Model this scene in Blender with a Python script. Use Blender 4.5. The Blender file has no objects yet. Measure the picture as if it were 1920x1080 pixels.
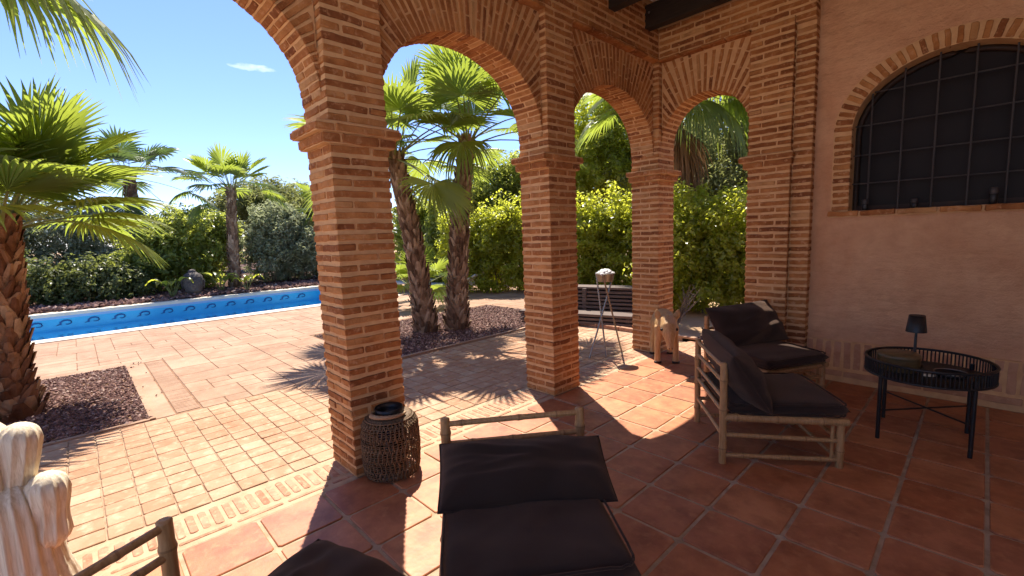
import bpy, bmesh, math, random
import numpy as np
from mathutils import Vector, Matrix
R = math.radians
rng = np.random.default_rng(7)
random.seed(7)
SC = bpy.context.scene
COL = SC.collection

# ------------------------------------------------------------------ camera, sky, sun, exposure
cd = bpy.data.cameras.new('camera')
cam = bpy.data.objects.new('camera', cd); COL.objects.link(cam)
cd.sensor_width = 36.0; cd.lens = 36.0 * 852.236 / 1920.0
cd.clip_start = 0.02; cd.clip_end = 1500.0
cF = Vector((-0.71749455, 0.68669194, -0.11685788)); cR = Vector((0.6940186, 0.71907009, -0.03572658)); cU = cR.cross(cF)
cam.matrix_world = Matrix(((cR.x, cU.x, -cF.x, 2.67956), (cR.y, cU.y, -cF.y, -3.06129), (cR.z, cU.z, -cF.z, 1.5), (0, 0, 0, 1)))
SC.camera = cam
SUN_EL = R(59.3); SUN_AZ = math.atan2(-0.846, 0.533)           # azimuth clockwise from +Y
w = bpy.data.worlds.new('World'); SC.world = w; w.use_nodes = True
wt = w.node_tree; wn = wt.nodes; wn.clear()
sky = wn.new('ShaderNodeTexSky'); sky.sky_type = 'NISHITA'; sky.sun_disc = False
sky.sun_elevation = SUN_EL; sky.sun_rotation = SUN_AZ % (2 * math.pi)
sky.altitude = 200; sky.air_density = 1.0; sky.dust_density = 0.05; sky.ozone_density = 4.5
bg = wn.new('ShaderNodeBackground'); bg.inputs[1].default_value = 0.066
wo = wn.new('ShaderNodeOutputWorld')
# one small wisp of cloud in the sky itself (a patch of direction space)
tc = wn.new('ShaderNodeTexCoord')
def vmath(op, a, b=None):
    n = wn.new('ShaderNodeVectorMath'); n.operation = op; wt.links.new(a, n.inputs[0])
    if b is not None: n.inputs[1].default_value = b
    return n
def wmath(op, a, b):
    n = wn.new('ShaderNodeMath'); n.operation = op; wt.links.new(a, n.inputs[0])
    if hasattr(b, 'node'): wt.links.new(b, n.inputs[1])
    else: n.inputs[1].default_value = b
    return n.outputs[0]
nrm = vmath('NORMALIZE', tc.outputs['Generated'])
cl = Vector((-0.914, 0.262, 0.308)).normalized(); ch = Vector((0.275, 0.961, -0.006)).normalized(); cv = cl.cross(ch).normalized()
no = wn.new('ShaderNodeTexNoise'); no.inputs['Scale'].default_value = 55; no.inputs['Detail'].default_value = 6
st = vmath('MULTIPLY', nrm.outputs[0], (1, 1, 3)); wt.links.new(st.outputs[0], no.inputs['Vector'])
d1 = wmath('DIVIDE', wmath('ADD', vmath('DOT_PRODUCT', nrm.outputs[0], ch).outputs['Value'], -cl.dot(ch)), 0.052)
d2 = wmath('DIVIDE', wmath('ADD', vmath('DOT_PRODUCT', nrm.outputs[0], cv).outputs['Value'], 0.0), 0.0095)
fr = wmath('ADD', wmath('MULTIPLY', d1, d1), wmath('MULTIPLY', d2, d2))
ma = wmath('SUBTRACT', wmath('ADD', wmath('MULTIPLY', fr, -1.0), 1.0), wmath('MULTIPLY', no.outputs[0], 1.15))
front = wmath('GREATER_THAN', vmath('DOT_PRODUCT', nrm.outputs[0], cl).outputs['Value'], 0.5)
mx = wn.new('ShaderNodeMath'); mx.operation = 'MULTIPLY'; mx.use_clamp = True
wt.links.new(wmath('MULTIPLY', ma, 1.1), mx.inputs[0]); wt.links.new(front, mx.inputs[1])
mixc = wn.new('ShaderNodeMix'); mixc.data_type = 'RGBA'
wt.links.new(mx.outputs[0], mixc.inputs[0]); tint = wn.new('ShaderNodeMix'); tint.data_type = 'RGBA'; tint.blend_type = 'MULTIPLY'; tint.inputs[0].default_value = 1.0; tint.inputs[7].default_value = (0.74, 0.73, 0.92, 1)
wt.links.new(sky.outputs[0], tint.inputs[6]); wt.links.new(tint.outputs[2], mixc.inputs[6]); mixc.inputs[7].default_value = (5.2, 5.6, 6.0, 1)
wt.links.new(mixc.outputs[2], bg.inputs[0]); wt.links.new(bg.outputs[0], wo.inputs[0])
sd = bpy.data.lights.new('sun', 'SUN'); sd.energy = 2.8; sd.angle = R(0.5); sd.color = (1.0, 0.93, 0.82)
sun = bpy.data.objects.new('sun', sd); COL.objects.link(sun)
to_sun = Vector((math.sin(SUN_AZ) * math.cos(SUN_EL), math.cos(SUN_AZ) * math.cos(SUN_EL), math.sin(SUN_EL)))
sun.rotation_euler = to_sun.to_track_quat('Z', 'Y').to_euler()
vs = SC.view_settings; vs.view_transform = 'Standard'; vs.look = 'None'; vs.gamma = 1.0; vs.use_curve_mapping = False
vs.exposure = 2.08
SC.cycles.max_bounces = 16; SC.cycles.diffuse_bounces = 12; SC.cycles.glossy_bounces = 4
SC.cycles.transparent_max_bounces = 12; SC.cycles.transmission_bounces = 6; SC.cycles.use_denoising = True
SC.cycles.sample_clamp_indirect = 10.0

# ------------------------------------------------------------------ materials
class NT:
    def __init__(s, name):
        s.m = bpy.data.materials.new(name); s.m.use_nodes = True; s.t = s.m.node_tree; s.n = s.t.nodes; s.n.clear()
        s.out = s.n.new('ShaderNodeOutputMaterial')
    def new(s, k, **kw):
        n = s.n.new('ShaderNode' + k)
        for a, b in kw.items(): setattr(n, a, b)
        return n
    def lk(s, a, b): s.t.links.new(a, b)
    def coord(s): return s.new('TexCoord').outputs['Object']
    def noise(s, scale, detail=4, rough=0.55, vec=None, stretch=None):
        n = s.new('TexNoise'); n.inputs['Scale'].default_value = scale; n.inputs['Detail'].default_value = detail; n.inputs['Roughness'].default_value = rough
        v = vec or s.coord()
        if stretch:
            mp = s.new('Mapping'); mp.inputs['Scale'].default_value = stretch; s.lk(v, mp.inputs[0]); v = mp.outputs[0]
        s.lk(v, n.inputs['Vector']); return n.outputs['Fac']
    def ramp(s, fac, stops):
        n = s.new('ValToRGB'); e = n.color_ramp.elements
        while len(e) < len(stops): e.new(0.5)
        for i, (p, c) in enumerate(stops):
            e[i].position = p; e[i].color = (*c, 1) if len(c) == 3 else c
        s.lk(fac, n.inputs[0]); return n.outputs[0]
    def mix(s, f, a, b, mode='MIX'):
        n = s.new('Mix', data_type='RGBA', blend_type=mode)
        for v, i in ((f, 0), (a, 6), (b, 7)):
            if isinstance(v, (int, float)): n.inputs[i].default_value = v
            elif isinstance(v, tuple): n.inputs[i].default_value = (*v, 1)
            else: s.lk(v, n.inputs[i])
        return n.outputs[2]
    def math(s, op, a, b=0.0):
        n = s.new('Math', operation=op)
        for v, i in ((a, 0), (b, 1)):
            if isinstance(v, (int, float)): n.inputs[i].default_value = v
            else: s.lk(v, n.inputs[i])
        return n.outputs[0]
    def island(s): return s.new('NewGeometry').outputs['Random Per Island']
    def bsdf(s, col, rough=0.8, spec=0.3, bump=None, bd=0.01, bs=0.6, metal=0.0):
        b = s.new('BsdfPrincipled')
        for v, k in ((col, 'Base Color'), (rough, 'Roughness'), (metal, 'Metallic'), (spec, 'Specular IOR Level')):
            if isinstance(v, tuple): b.inputs[k].default_value = (*v, 1)
            elif isinstance(v, (int, float)): b.inputs[k].default_value = v
            else: s.lk(v, b.inputs[k])
        if bump is not None:
            bn = s.new('Bump'); bn.inputs['Distance'].default_value = bd; bn.inputs['Strength'].default_value = bs
            s.lk(bump, bn.inputs['Height']); s.lk(bn.outputs[0], b.inputs['Normal'])
        s.lk(b.outputs[0], s.out.inputs[0]); return b

def earthy(name, stops, mottles=(9, 40), rough=0.85, bd=0.006, spec=0.2, dark=(0.55, 0.5, 0.45), light=None, bscale=60, bs=0.7, macro=None, lt=(0.52, 0.74, 0.7)):
    """stone, brick, tile: island colour + mottling + grain"""
    k = NT(name)
    c = k.ramp(k.island(), stops)
    n1 = k.noise(mottles[0], 5, 0.62); n2 = k.noise(mottles[1], 4, 0.6)
    c = k.mix(k.ramp(n1, [(0.40, (0, 0, 0)), (0.66, (0.85, 0.85, 0.85))]), c, k.mix(1.0, c, dark, 'MULTIPLY'))
    if light: c = k.mix(k.ramp(n2, [(lt[0], (0, 0, 0)), (lt[1], (lt[2],) * 3)]), c, light)
    if macro: c = k.mix(k.ramp(k.noise(macro[0], 6, 0.68), [(0.42, (0, 0, 0)), (0.68, (1, 1, 1))]), c, k.mix(1.0, c, macro[1], 'MULTIPLY'))
    k.bsdf(c, rough, spec, k.noise(bscale, 6, 0.7), bd, bs); return k.m

M = {}
M['brick'] = earthy('handmade_brick', [(0, (0.25, 0.090, 0.034)), (0.2, (0.37, 0.146, 0.050)), (0.6, (0.47, 0.198, 0.066)), (0.9, (0.54, 0.255, 0.092)), (1, (0.56, 0.32, 0.14))], (7, 26), 0.9, 0.008, 0.15, (0.58, 0.5, 0.45), (0.54, 0.29, 0.145), 55, 0.8, (1.4, (0.72, 0.66, 0.62)), (0.54, 0.68, 0.8))
def mk_mortar():
    k = NT('lime_mortar')
    c = k.ramp(k.noise(14, 5, 0.6), [(0.3, (0.54, 0.30, 0.137)), (0.7, (0.65, 0.395, 0.195))])
    k.bsdf(c, 0.95, 0.1, k.noise(120, 5, 0.7), 0.004, 0.6); return k.m
M['mortar'] = mk_mortar()
M['tile'] = earthy('terracotta_tile', [(0, (0.39, 0.128, 0.050)), (0.4, (0.45, 0.162, 0.064)), (0.8, (0.49, 0.192, 0.080)), (1, (0.40, 0.143, 0.066))], (5.5, 15), 0.50, 0.003, 0.45, (0.55, 0.47, 0.43), (0.50, 0.22, 0.095), 26, 0.7, (0.9, (0.80, 0.72, 0.68)))
M['grout'] = earthy('floor_grout', [(0, (0.42, 0.30, 0.20)), (1, (0.42, 0.30, 0.20))], (10, 40), 0.9, 0.003, 0.15, (0.62, 0.58, 0.52))
M['paver'] = earthy('clay_paver', [(0, (0.36, 0.205, 0.122)), (0.35, (0.39, 0.236, 0.146)), (0.7, (0.41, 0.262, 0.165)), (1, (0.43, 0.30, 0.198))], (6, 15), 0.85, 0.004, 0.2, (0.86, 0.76, 0.70), (0.52, 0.40, 0.27), 45, 0.7, (0.7, (0.84, 0.74, 0.68)))
M['paver_joint'] = earthy('paver_joint', [(0, (0.37, 0.25, 0.165)), (1, (0.37, 0.25, 0.165))], (10, 40), 0.95)
M['border_brick'] = earthy('border_brick', [(0, (0.37, 0.18, 0.11)), (0.5, (0.43, 0.235, 0.15)), (1, (0.48, 0.30, 0.20))], (12, 25), 0.9, 0.006, 0.15, (0.7, 0.62, 0.58), (0.62, 0.42, 0.26))
M['border_mortar'] = earthy('border_mortar', [(0, (0.45, 0.315, 0.205)), (1, (0.45, 0.315, 0.205))], (10, 40), 0.95, 0.004, 0.1, (0.8, 0.75, 0.7))
M['deck'] = earthy('stamped_concrete', [(0, (0.335, 0.203, 0.130)), (0.5, (0.355, 0.222, 0.143)), (1, (0.375, 0.24, 0.158))], (2.2, 9), 0.8, 0.004, 0.25, (0.80, 0.74, 0.70), (0.40, 0.27, 0.18), 30, 0.7, (0.55, (0.80, 0.74, 0.70)))
M['deck_joint'] = earthy('concrete_joint', [(0, (0.27, 0.155, 0.095)), (1, (0.27, 0.155, 0.095))], (10, 40), 0.95)
M['wainscot'] = earthy('wainscot_brick', [(0, (0.44, 0.225, 0.125)), (1, (0.53, 0.29, 0.165))], (12, 25), 0.9, 0.005, 0.15, (0.78, 0.72, 0.68), (0.52, 0.31, 0.19))
M['gravel'] = earthy('lava_gravel', [(0, (0.10, 0.056, 0.050)), (0.5, (0.19, 0.104, 0.088)), (0.82, (0.29, 0.17, 0.14)), (1, (0.46, 0.34, 0.285))], (25, 60), 0.9, 0.004, 0.15)
M['mulch'] = earthy('garden_soil', [(0, (0.09, 0.05, 0.038)), (1, (0.09, 0.05, 0.038))], (3, 18), 0.95, 0.03, 0.1, (0.55, 0.5, 0.5), (0.24, 0.15, 0.11), 20)
M['sand'] = earthy('sandy_soil', [(0, (0.40, 0.265, 0.16)), (1, (0.40, 0.265, 0.16))], (2, 12), 0.95, 0.01, 0.1, (0.75, 0.72, 0.68))
M['coping'] = earthy('pool_coping_stone', [(0, (0.66, 0.58, 0.46)), (1, (0.72, 0.64, 0.52))], (5, 30), 0.7, 0.003, 0.3, (0.85, 0.83, 0.8))
def mk_plaster(name, a, b, bd=0.006):
    k = NT(name)
    c = k.mix(k.ramp(k.noise(1.6, 6, 0.7), [(0.30, (0, 0, 0)), (0.70, (1, 1, 1))]), a, b)
    c = k.mix(k.ramp(k.noise(12, 4, 0.6), [(0.45, (0, 0, 0)), (0.75, (0.5, 0.5, 0.5))]), c, k.mix(1.0, c, (0.80, 0.76, 0.72), 'MULTIPLY'))
    h = k.math('ADD', k.math('ADD', k.math('MULTIPLY', k.noise(9, 3, 0.5), 2.2), k.noise(70, 4, 0.7)), k.math('MULTIPLY', k.noise(5, 3, 0.5, None, (1, 1, 3.5)), 2.0))
    k.bsdf(c, 0.85, 0.2, h, bd, 0.75); return k.m
M['plaster'] = mk_plaster('terracotta_plaster', (0.54, 0.265, 0.135), (0.70, 0.405, 0.225), 0.016)
M['ceiling'] = mk_plaster('white_plaster', (0.78, 0.73, 0.66), (0.84, 0.79, 0.72), 0.002)
def mk_wood(name, a, b, scale=(2, 18, 18), rough=0.6, bd=0.003, ns=6):
    k = NT(name)
    g = k.noise(ns, 5, 0.6, None, scale)
    c = k.mix(k.ramp(g, [(0.32, (0, 0, 0)), (0.7, (1, 1, 1))]), a, b)
    k.bsdf(c, rough, 0.3, g, bd, 0.5); return k.m
M['beam'] = mk_wood('dark_stained_beam', (0.016, 0.011, 0.009), (0.035, 0.024, 0.018), (1, 9, 9), 0.6)
M['beam_brown'] = mk_wood('dark_brown_frame', (0.02, 0.010, 0.006), (0.042, 0.020, 0.011), (1, 9, 9), 0.6)
M['bamboo'] = mk_wood('bamboo', (0.30, 0.15, 0.055), (0.45, 0.255, 0.11), (14, 14, 2), 0.42, 0.001)
M['bamboo_node'] = mk_wood('bamboo_node', (0.20, 0.10, 0.04), (0.32, 0.17, 0.07), (14, 14, 2), 0.5, 0.001)
M['carved'] = mk_wood('pale_carved_wood', (0.36, 0.195, 0.075), (0.52, 0.32, 0.145), (16, 16, 2.0), 0.5, 0.003)
M['carved_dark'] = mk_wood('dark_eye_wood', (0.02, 0.012, 0.008), (0.04, 0.02, 0.012))
M['cactus'] = mk_wood('cream_painted_wood', (0.52, 0.41, 0.27), (0.74, 0.65, 0.50), (22, 22, 1.0), 0.55, 0.006)
M['plank'] = mk_wood('weathered_plank', (0.075, 0.052, 0.042), (0.17, 0.12, 0.098), (1, 12, 12), 0.75, 0.004)
def mk_fabric():
    k = NT('black_canvas')
    v = k.coord()
    c = k.mix(k.noise(5, 4, 0.6), (0.021, 0.0130, 0.0100), (0.042, 0.0265, 0.0205))
    wv = k.new('TexWave', bands_direction='X'); wv.inputs['Scale'].default_value = 160; k.lk(v, wv.inputs['Vector'])
    wv2 = k.new('TexWave', bands_direction='Y'); wv2.inputs['Scale'].default_value = 160; k.lk(v, wv2.inputs['Vector'])
    h = k.math('ADD', k.math('MULTIPLY', k.math('ADD', wv.outputs[1], wv2.outputs[1]), 0.12), k.noise(7, 3, 0.5))
    b = k.bsdf(c, 0.92, 0.15, h, 0.010, 0.55)
    b.inputs['Sheen Weight'].default_value = 0.35; b.inputs['Sheen Roughness'].default_value = 0.45; b.inputs['Sheen Tint'].default_value = (0.70, 0.42, 0.28, 1)
    return k.m
M['fabric'] = mk_fabric()
def mk_plain(name, c, rough=0.5, spec=0.4, metal=0.0, var=0.25, ns=30):
    k = NT(name)
    cc = k.mix(k.noise(ns, 4, 0.6), tuple(x * (1 - var) for x in c), tuple(min(1, x * (1 + var)) for x in c))
    k.bsdf(cc, rough, spec, k.noise(ns * 4, 3), 0.0008, 0.4, metal); return k.m
M['black_metal'] = mk_plain('black_metal', (0.012, 0.010, 0.010), 0.42, 0.4)
M['dark_glass'] = mk_plain('dark_window', (0.013, 0.008, 0.006), 0.45, 0.12, 0, 0.6, 3)
M['grille'] = mk_plain('iron_grille', (0.045, 0.036, 0.033), 0.55, 0.4)
M['steel'] = mk_plain('brushed_steel', (0.30, 0.27, 0.24), 0.38, 0.5, 0.85)
M['brown_box'] = mk_wood('olive_brown_lacquer', (0.085, 0.052, 0.020), (0.15, 0.095, 0.042), (3, 3, 10), 0.35, 0.001)
M['white_stone'] = mk_plain('white_pebble', (0.72, 0.71, 0.68), 0.7, 0.3)
M['white_shell'] = mk_plain('white_resin', (0.66, 0.66, 0.66), 0.35, 0.5, 0, 0.06)
M['paper'] = mk_plain('candle_wax', (0.70, 0.62, 0.46), 0.6, 0.3)
M['wicker'] = mk_wood('wicker', (0.065, 0.038, 0.019), (0.20, 0.125, 0.068), (20, 20, 20), 0.7, 0.002)
M['rope'] = mk_wood('jute_rope', (0.24, 0.15, 0.085), (0.42, 0.29, 0.17), (30, 30, 30), 0.85, 0.003)
M['statue'] = earthy('dark_cast_stone', [(0, (0.085, 0.07, 0.065)), (1, (0.085, 0.07, 0.065))], (5, 22), 0.8, 0.01, 0.3, (0.5, 0.5, 0.5), (0.19, 0.145, 0.115))
def mk_glass(name, tint, gl=0.08):
    k = NT(name)
    t = k.new('BsdfTransparent'); t.inputs[0].default_value = (*tint, 1)
    g = k.new('BsdfGlossy'); g.inputs['Roughness'].default_value = 0.05
    f = k.new('Fresnel'); f.inputs[0].default_value = 1.45
    m = k.new('MixShader'); k.lk(f.outputs[0], m.inputs[0]); k.lk(t.outputs[0], m.inputs[1]); k.lk(g.outputs[0], m.inputs[2])
    k.lk(m.outputs[0], k.out.inputs[0]); return k.m
M['smoked_glass'] = mk_glass('smoked_amber_glass', (0.42, 0.30, 0.17))
M['clear_glass'] = mk_glass('clear_glass', (0.85, 0.83, 0.78))
def mk_water():
    k = NT('pool_water')
    t = k.new('BsdfTransparent'); t.inputs[0].default_value = (0.82, 0.97, 1.0, 1)
    g = k.new('BsdfGlossy'); g.inputs['Roughness'].default_value = 0.03; g.inputs[0].default_value = (0.9, 0.95, 1, 1)
    f = k.new('Fresnel'); f.inputs[0].default_value = 1.33
    bn = k.new('Bump'); bn.inputs['Distance'].default_value = 0.02; bn.inputs['Strength'].default_value = 0.35
    k.lk(k.noise(5, 3, 0.5, None, (1, 1.6, 1)), bn.inputs['Height'])
    k.lk(bn.outputs[0], g.inputs['Normal']); k.lk(bn.outputs[0], f.inputs['Normal'])
    m = k.new('MixShader'); k.lk(f.outputs[0], m.inputs[0]); k.lk(t.outputs[0], m.inputs[1]); k.lk(g.outputs[0], m.inputs[2])
    k.lk(m.outputs[0], k.out.inputs[0]); return k.m
M['water'] = mk_water()
M['pool_tile'] = earthy('pool_mosaic', [(0, (0.030, 0.40, 0.66)), (1, (0.036, 0.43, 0.69))], (3, 60), 0.35, 0.001, 0.4, (0.8, 0.85, 0.9), (0.06, 0.47, 0.72))
M['pool_pale'] = earthy('pool_pale_tile', [(0, (0.22, 0.40, 0.62)), (1, (0.24, 0.42, 0.64))], (3, 60), 0.4, 0.001, 0.4, (0.85, 0.88, 0.9))
M['pool_navy'] = mk_plain('pool_navy_tile', (0.015, 0.085, 0.26), 0.4)
def mk_leaf(name, a, b, tr, trw=0.4, rough=0.5, gloss=0.35):
    k = NT(name)
    isl = k.island(); ob = k.new('ObjectInfo').outputs['Random']
    c = k.mix(k.math('FRACT', k.math('ADD', isl, k.math('MULTIPLY', ob, 0.37))), a, b)
    cl_ = k.noise(1.3, 2, 0.5)
    c = k.mix(k.ramp(cl_, [(0.38, (0, 0, 0)), (0.62, (1, 1, 1))]), k.mix(1.0, c, (0.72, 0.78, 0.72), 'MULTIPLY'), c)
    p = k.new('BsdfPrincipled'); k.lk(c, p.inputs['Base Color']); p.inputs['Roughness'].default_value = rough; p.inputs['Specular IOR Level'].default_value = gloss
    t = k.new('BsdfTranslucent'); t.inputs[0].default_value = (*tr, 1)
    m = k.new('MixShader'); m.inputs[0].default_value = trw
    k.lk(p.outputs[0], m.inputs[1]); k.lk(t.outputs[0], m.inputs[2]); k.lk(m.outputs[0], k.out.inputs[0]); return k.m
M['palm_leaf'] = mk_leaf('palm_leaf', (0.07, 0.115, 0.02), (0.13, 0.175, 0.034), (0.42, 0.50, 0.06), 0.48, 0.36, 0.5)
M['palm_grey'] = mk_leaf('palm_leaf_grey', (0.06, 0.095, 0.04), (0.11, 0.15, 0.06), (0.16, 0.24, 0.06), 0.32, 0.4, 0.5)
M['palm_dead'] = mk_leaf('dead_palm_leaf', (0.20, 0.11, 0.055), (0.34, 0.21, 0.11), (0.22, 0.13, 0.06), 0.25, 0.7, 0.2)
M['petiole'] = mk_plain('palm_petiole', (0.17, 0.19, 0.05), 0.45, 0.4)
M['bark'] = earthy('palm_bark', [(0, (0.12, 0.072, 0.046)), (0.45, (0.24, 0.15, 0.098)), (0.8, (0.36, 0.25, 0.165)), (1, (0.48, 0.36, 0.26))], (9, 40), 0.95, 0.01, 0.1, (0.5, 0.45, 0.42), None, 40)
M['bark_red'] = earthy('palm_bark_fibre', [(0, (0.15, 0.062, 0.032)), (0.45, (0.27, 0.13, 0.07)), (0.8, (0.40, 0.23, 0.13)), (1, (0.50, 0.33, 0.20))], (9, 40), 0.95, 0.01, 0.1, (0.5, 0.45, 0.42), None, 40)
M['twig'] = earthy('twig_bark', [(0, (0.16, 0.12, 0.09)), (1, (0.24, 0.19, 0.15))], (9, 40), 0.95)
M['leaf_bright'] = mk_leaf('hedge_leaf', (0.14, 0.17, 0.02), (0.26, 0.285, 0.045), (0.70, 0.72, 0.07), 0.60, 0.30, 0.6)
M['leaf_green'] = mk_leaf('shrub_leaf', (0.11, 0.145, 0.03), (0.20, 0.23, 0.055), (0.52, 0.56, 0.09), 0.52, 0.36, 0.5)
M['leaf_olive'] = mk_leaf('olive_leaf', (0.17, 0.19, 0.11), (0.34, 0.36, 0.25), (0.44, 0.47, 0.25), 0.42, 0.38, 0.55)
M['leaf_dark'] = mk_leaf('dark_leaf', (0.065, 0.08, 0.025), (0.14, 0.155, 0.055), (0.26, 0.29, 0.07), 0.40, 0.42, 0.45)
M['leaf_pine'] = mk_leaf('pine_leaf', (0.10, 0.115, 0.04), (0.20, 0.215, 0.09), (0.40, 0.42, 0.13), 0.46, 0.5, 0.3)

# ------------------------------------------------------------------ mesh helpers
class MB:
    def __init__(s): s.v = []; s.f = []; s.mi = []; s.sm = []
    def add(s, verts, faces, mi=0, smooth=False):
        o = len(s.v); s.v += [tuple(p) for p in verts]; s.f += [tuple(i + o for i in f) for f in faces]
        s.mi += [mi] * len(faces); s.sm += [smooth] * len(faces)
    def box(s, lo, hi, mi=0):
        x0, y0, z0 = lo; x1, y1, z1 = hi
        s.add([(x0, y0, z0), (x1, y0, z0), (x1, y1, z0), (x0, y1, z0), (x0, y0, z1), (x1, y0, z1), (x1, y1, z1), (x0, y1, z1)],
              [(0, 3, 2, 1), (4, 5, 6, 7), (0, 1, 5, 4), (1, 2, 6, 5), (2, 3, 7, 6), (3, 0, 4, 7)], mi)
    def quad(s, a, b, c, d, mi=0): s.add([a, b, c, d], [(0, 1, 2, 3)], mi)
    def ring(s, rings, mi=0, smooth=True, cap=True, closed=True):
        n = len(rings[0]); vs_ = [p for r in rings for p in r]; fs = []
        for i in range(len(rings) - 1):
            for j in range(n if closed else n - 1):
                k = (j + 1) % n; fs.append((i * n + j, i * n + k, (i + 1) * n + k, (i + 1) * n + j))
        s.add(vs_, fs, mi, smooth)
        if cap:
            s.add(rings[0], [tuple(range(n - 1, -1, -1))], mi, False); s.add(rings[-1], [tuple(range(n))], mi, False)
    def tube(s, pts, rad, n=10, mi=0, cap=True, smooth=True):
        pts = [Vector(p) for p in pts]; rings = []
        ref = None
        for i, p in enumerate(pts):
            t = (pts[min(i + 1, len(pts) - 1)] - pts[max(i - 1, 0)]).normalized()
            if ref is None: ref = Vector((0, 0, 1)) if abs(t.z) < 0.9 else Vector((1, 0, 0))
            a = t.cross(ref).normalized(); b = t.cross(a).normalized(); ref = -(b.cross(t).cross(t)) if False else ref
            r = rad[i] if hasattr(rad, '__len__') else rad
            rings.append([p + a * (r * math.cos(2 * math.pi * j / n)) + b * (r * math.sin(2 * math.pi * j / n)) for j in range(n)])
        s.ring(rings, mi, smooth, cap)
    def lathe(s, prof, n=32, mi=0, c=(0, 0, 0), cap=True, smooth=True):
        s.ring([[(c[0] + r * math.cos(2 * math.pi * j / n), c[1] + r * math.sin(2 * math.pi * j / n), c[2] + z) for j in range(n)] for r, z in prof], mi, smooth, cap)
    def brick(s, c, ax, half, mi=0, jit=0.002, ch=0.004, nl=4):
        """worn brick: axes ax (long, width, height), half sizes; the long axis is cut so its edges wander"""
        c = Vector(c); L, W, H = [Vector(a) for a in ax]; hl, hw, hh = half
        ch = min(ch, hw * 0.5, hh * 0.5)
        xs = [-hl, -hl + ch] + [-hl + ch + (2 * hl - 2 * ch) * (i + 1) / nl for i in range(nl - 1)] + [hl - ch, hl]
        rings = []
        for q, x in enumerate(xs):
            ins = ch if q in (0, len(xs) - 1) else 0
            dw = random.uniform(-jit, jit); dh = random.uniform(-jit, jit); w_ = hw - ins; h_ = hh - ins; pr = []
            for (a, b) in ((-w_ + ch * .7, -h_), (w_ - ch * .7, -h_), (w_, -h_ + ch * .7), (w_, h_ - ch * .7), (w_ - ch * .7, h_), (-w_ + ch * .7, h_), (-w_, h_ - ch * .7), (-w_, -h_ + ch * .7)):
                j1 = random.uniform(-jit, jit) * .6; j2 = random.uniform(-jit, jit) * .6
                pr.append(c + L * (x + (random.uniform(-jit, jit) if ins else 0)) + W * (a + dw + j1) + H * (b + dh + j2))
            rings.append(pr)
        s.ring(rings, mi, False, True)
    def obj(s, name, mats, parent=None, loc=None):
        me = bpy.data.meshes.new(name); me.from_pydata(s.v, [], s.f)
        for m in (mats if isinstance(mats, (list, tuple)) else [mats]): me.materials.append(m)
        me.polygons.foreach_set('material_index', s.mi); me.polygons.foreach_set('use_smooth', s.sm); me.update()
        bm = bmesh.new(); bm.from_mesh(me); bmesh.ops.recalc_face_normals(bm, faces=bm.faces); bm.to_mesh(me); bm.free()
        o = bpy.data.objects.new(name, me); COL.objects.link(o)
        if parent: o.parent = parent
        if loc: o.location = loc
        return o
def np_obj(name, V, F, mats, parent=None, smooth=False, mi=None):
    """fast mesh of equal-sized polygons"""
    V = np.asarray(V, dtype=np.float32).reshape(-1, 3); F = np.asarray(F, dtype=np.int32); n, k = F.shape
    me = bpy.data.meshes.new(name); me.vertices.add(len(V)); me.vertices.foreach_set('co', V.ravel())
    me.loops.add(n * k); me.loops.foreach_set('vertex_index', F.ravel())
    me.polygons.add(n); me.polygons.foreach_set('loop_start', np.arange(0, n * k, k, dtype=np.int32))
    for m in (mats if isinstance(mats, (list, tuple)) else [mats]): me.materials.append(m)
    if mi is not None: me.polygons.foreach_set('material_index', np.asarray(mi, dtype=np.int32))
    me.polygons.foreach_set('use_smooth', np.full(n, smooth)); me.update(calc_edges=True)
    o = bpy.data.objects.new(name, me); COL.objects.link(o)
    if parent: o.parent = parent
    return o
def tag(o, label=None, cat=None, group=None, kind=None):
    for k, v in (('label', label), ('category', cat), ('group', group), ('kind', kind)):
        if v: o[k] = v
    return o
def thing(name, label, cat, loc=(0, 0, 0), rz=0.0, group=None):
    o = bpy.data.objects.new(name, None); COL.objects.link(o); o.empty_display_size = 0.1
    o.location = loc; o.rotation_euler = (0, 0, rz); return tag(o, label, cat, group)
def dup(root, loc, rz, label, group=None):
    r = root.copy(); COL.objects.link(r); r.location = loc; r.rotation_euler = (0, 0, rz); r['label'] = label
    if group: r['group'] = group
    for c in list(root.children):
        d = c.copy(); COL.objects.link(d); d.parent = r
        for g in list(c.children):
            e = g.copy(); COL.objects.link(e); e.parent = d
    return r
X, Y, Z = (1, 0, 0), (0, 1, 0), (0, 0, 1)

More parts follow.
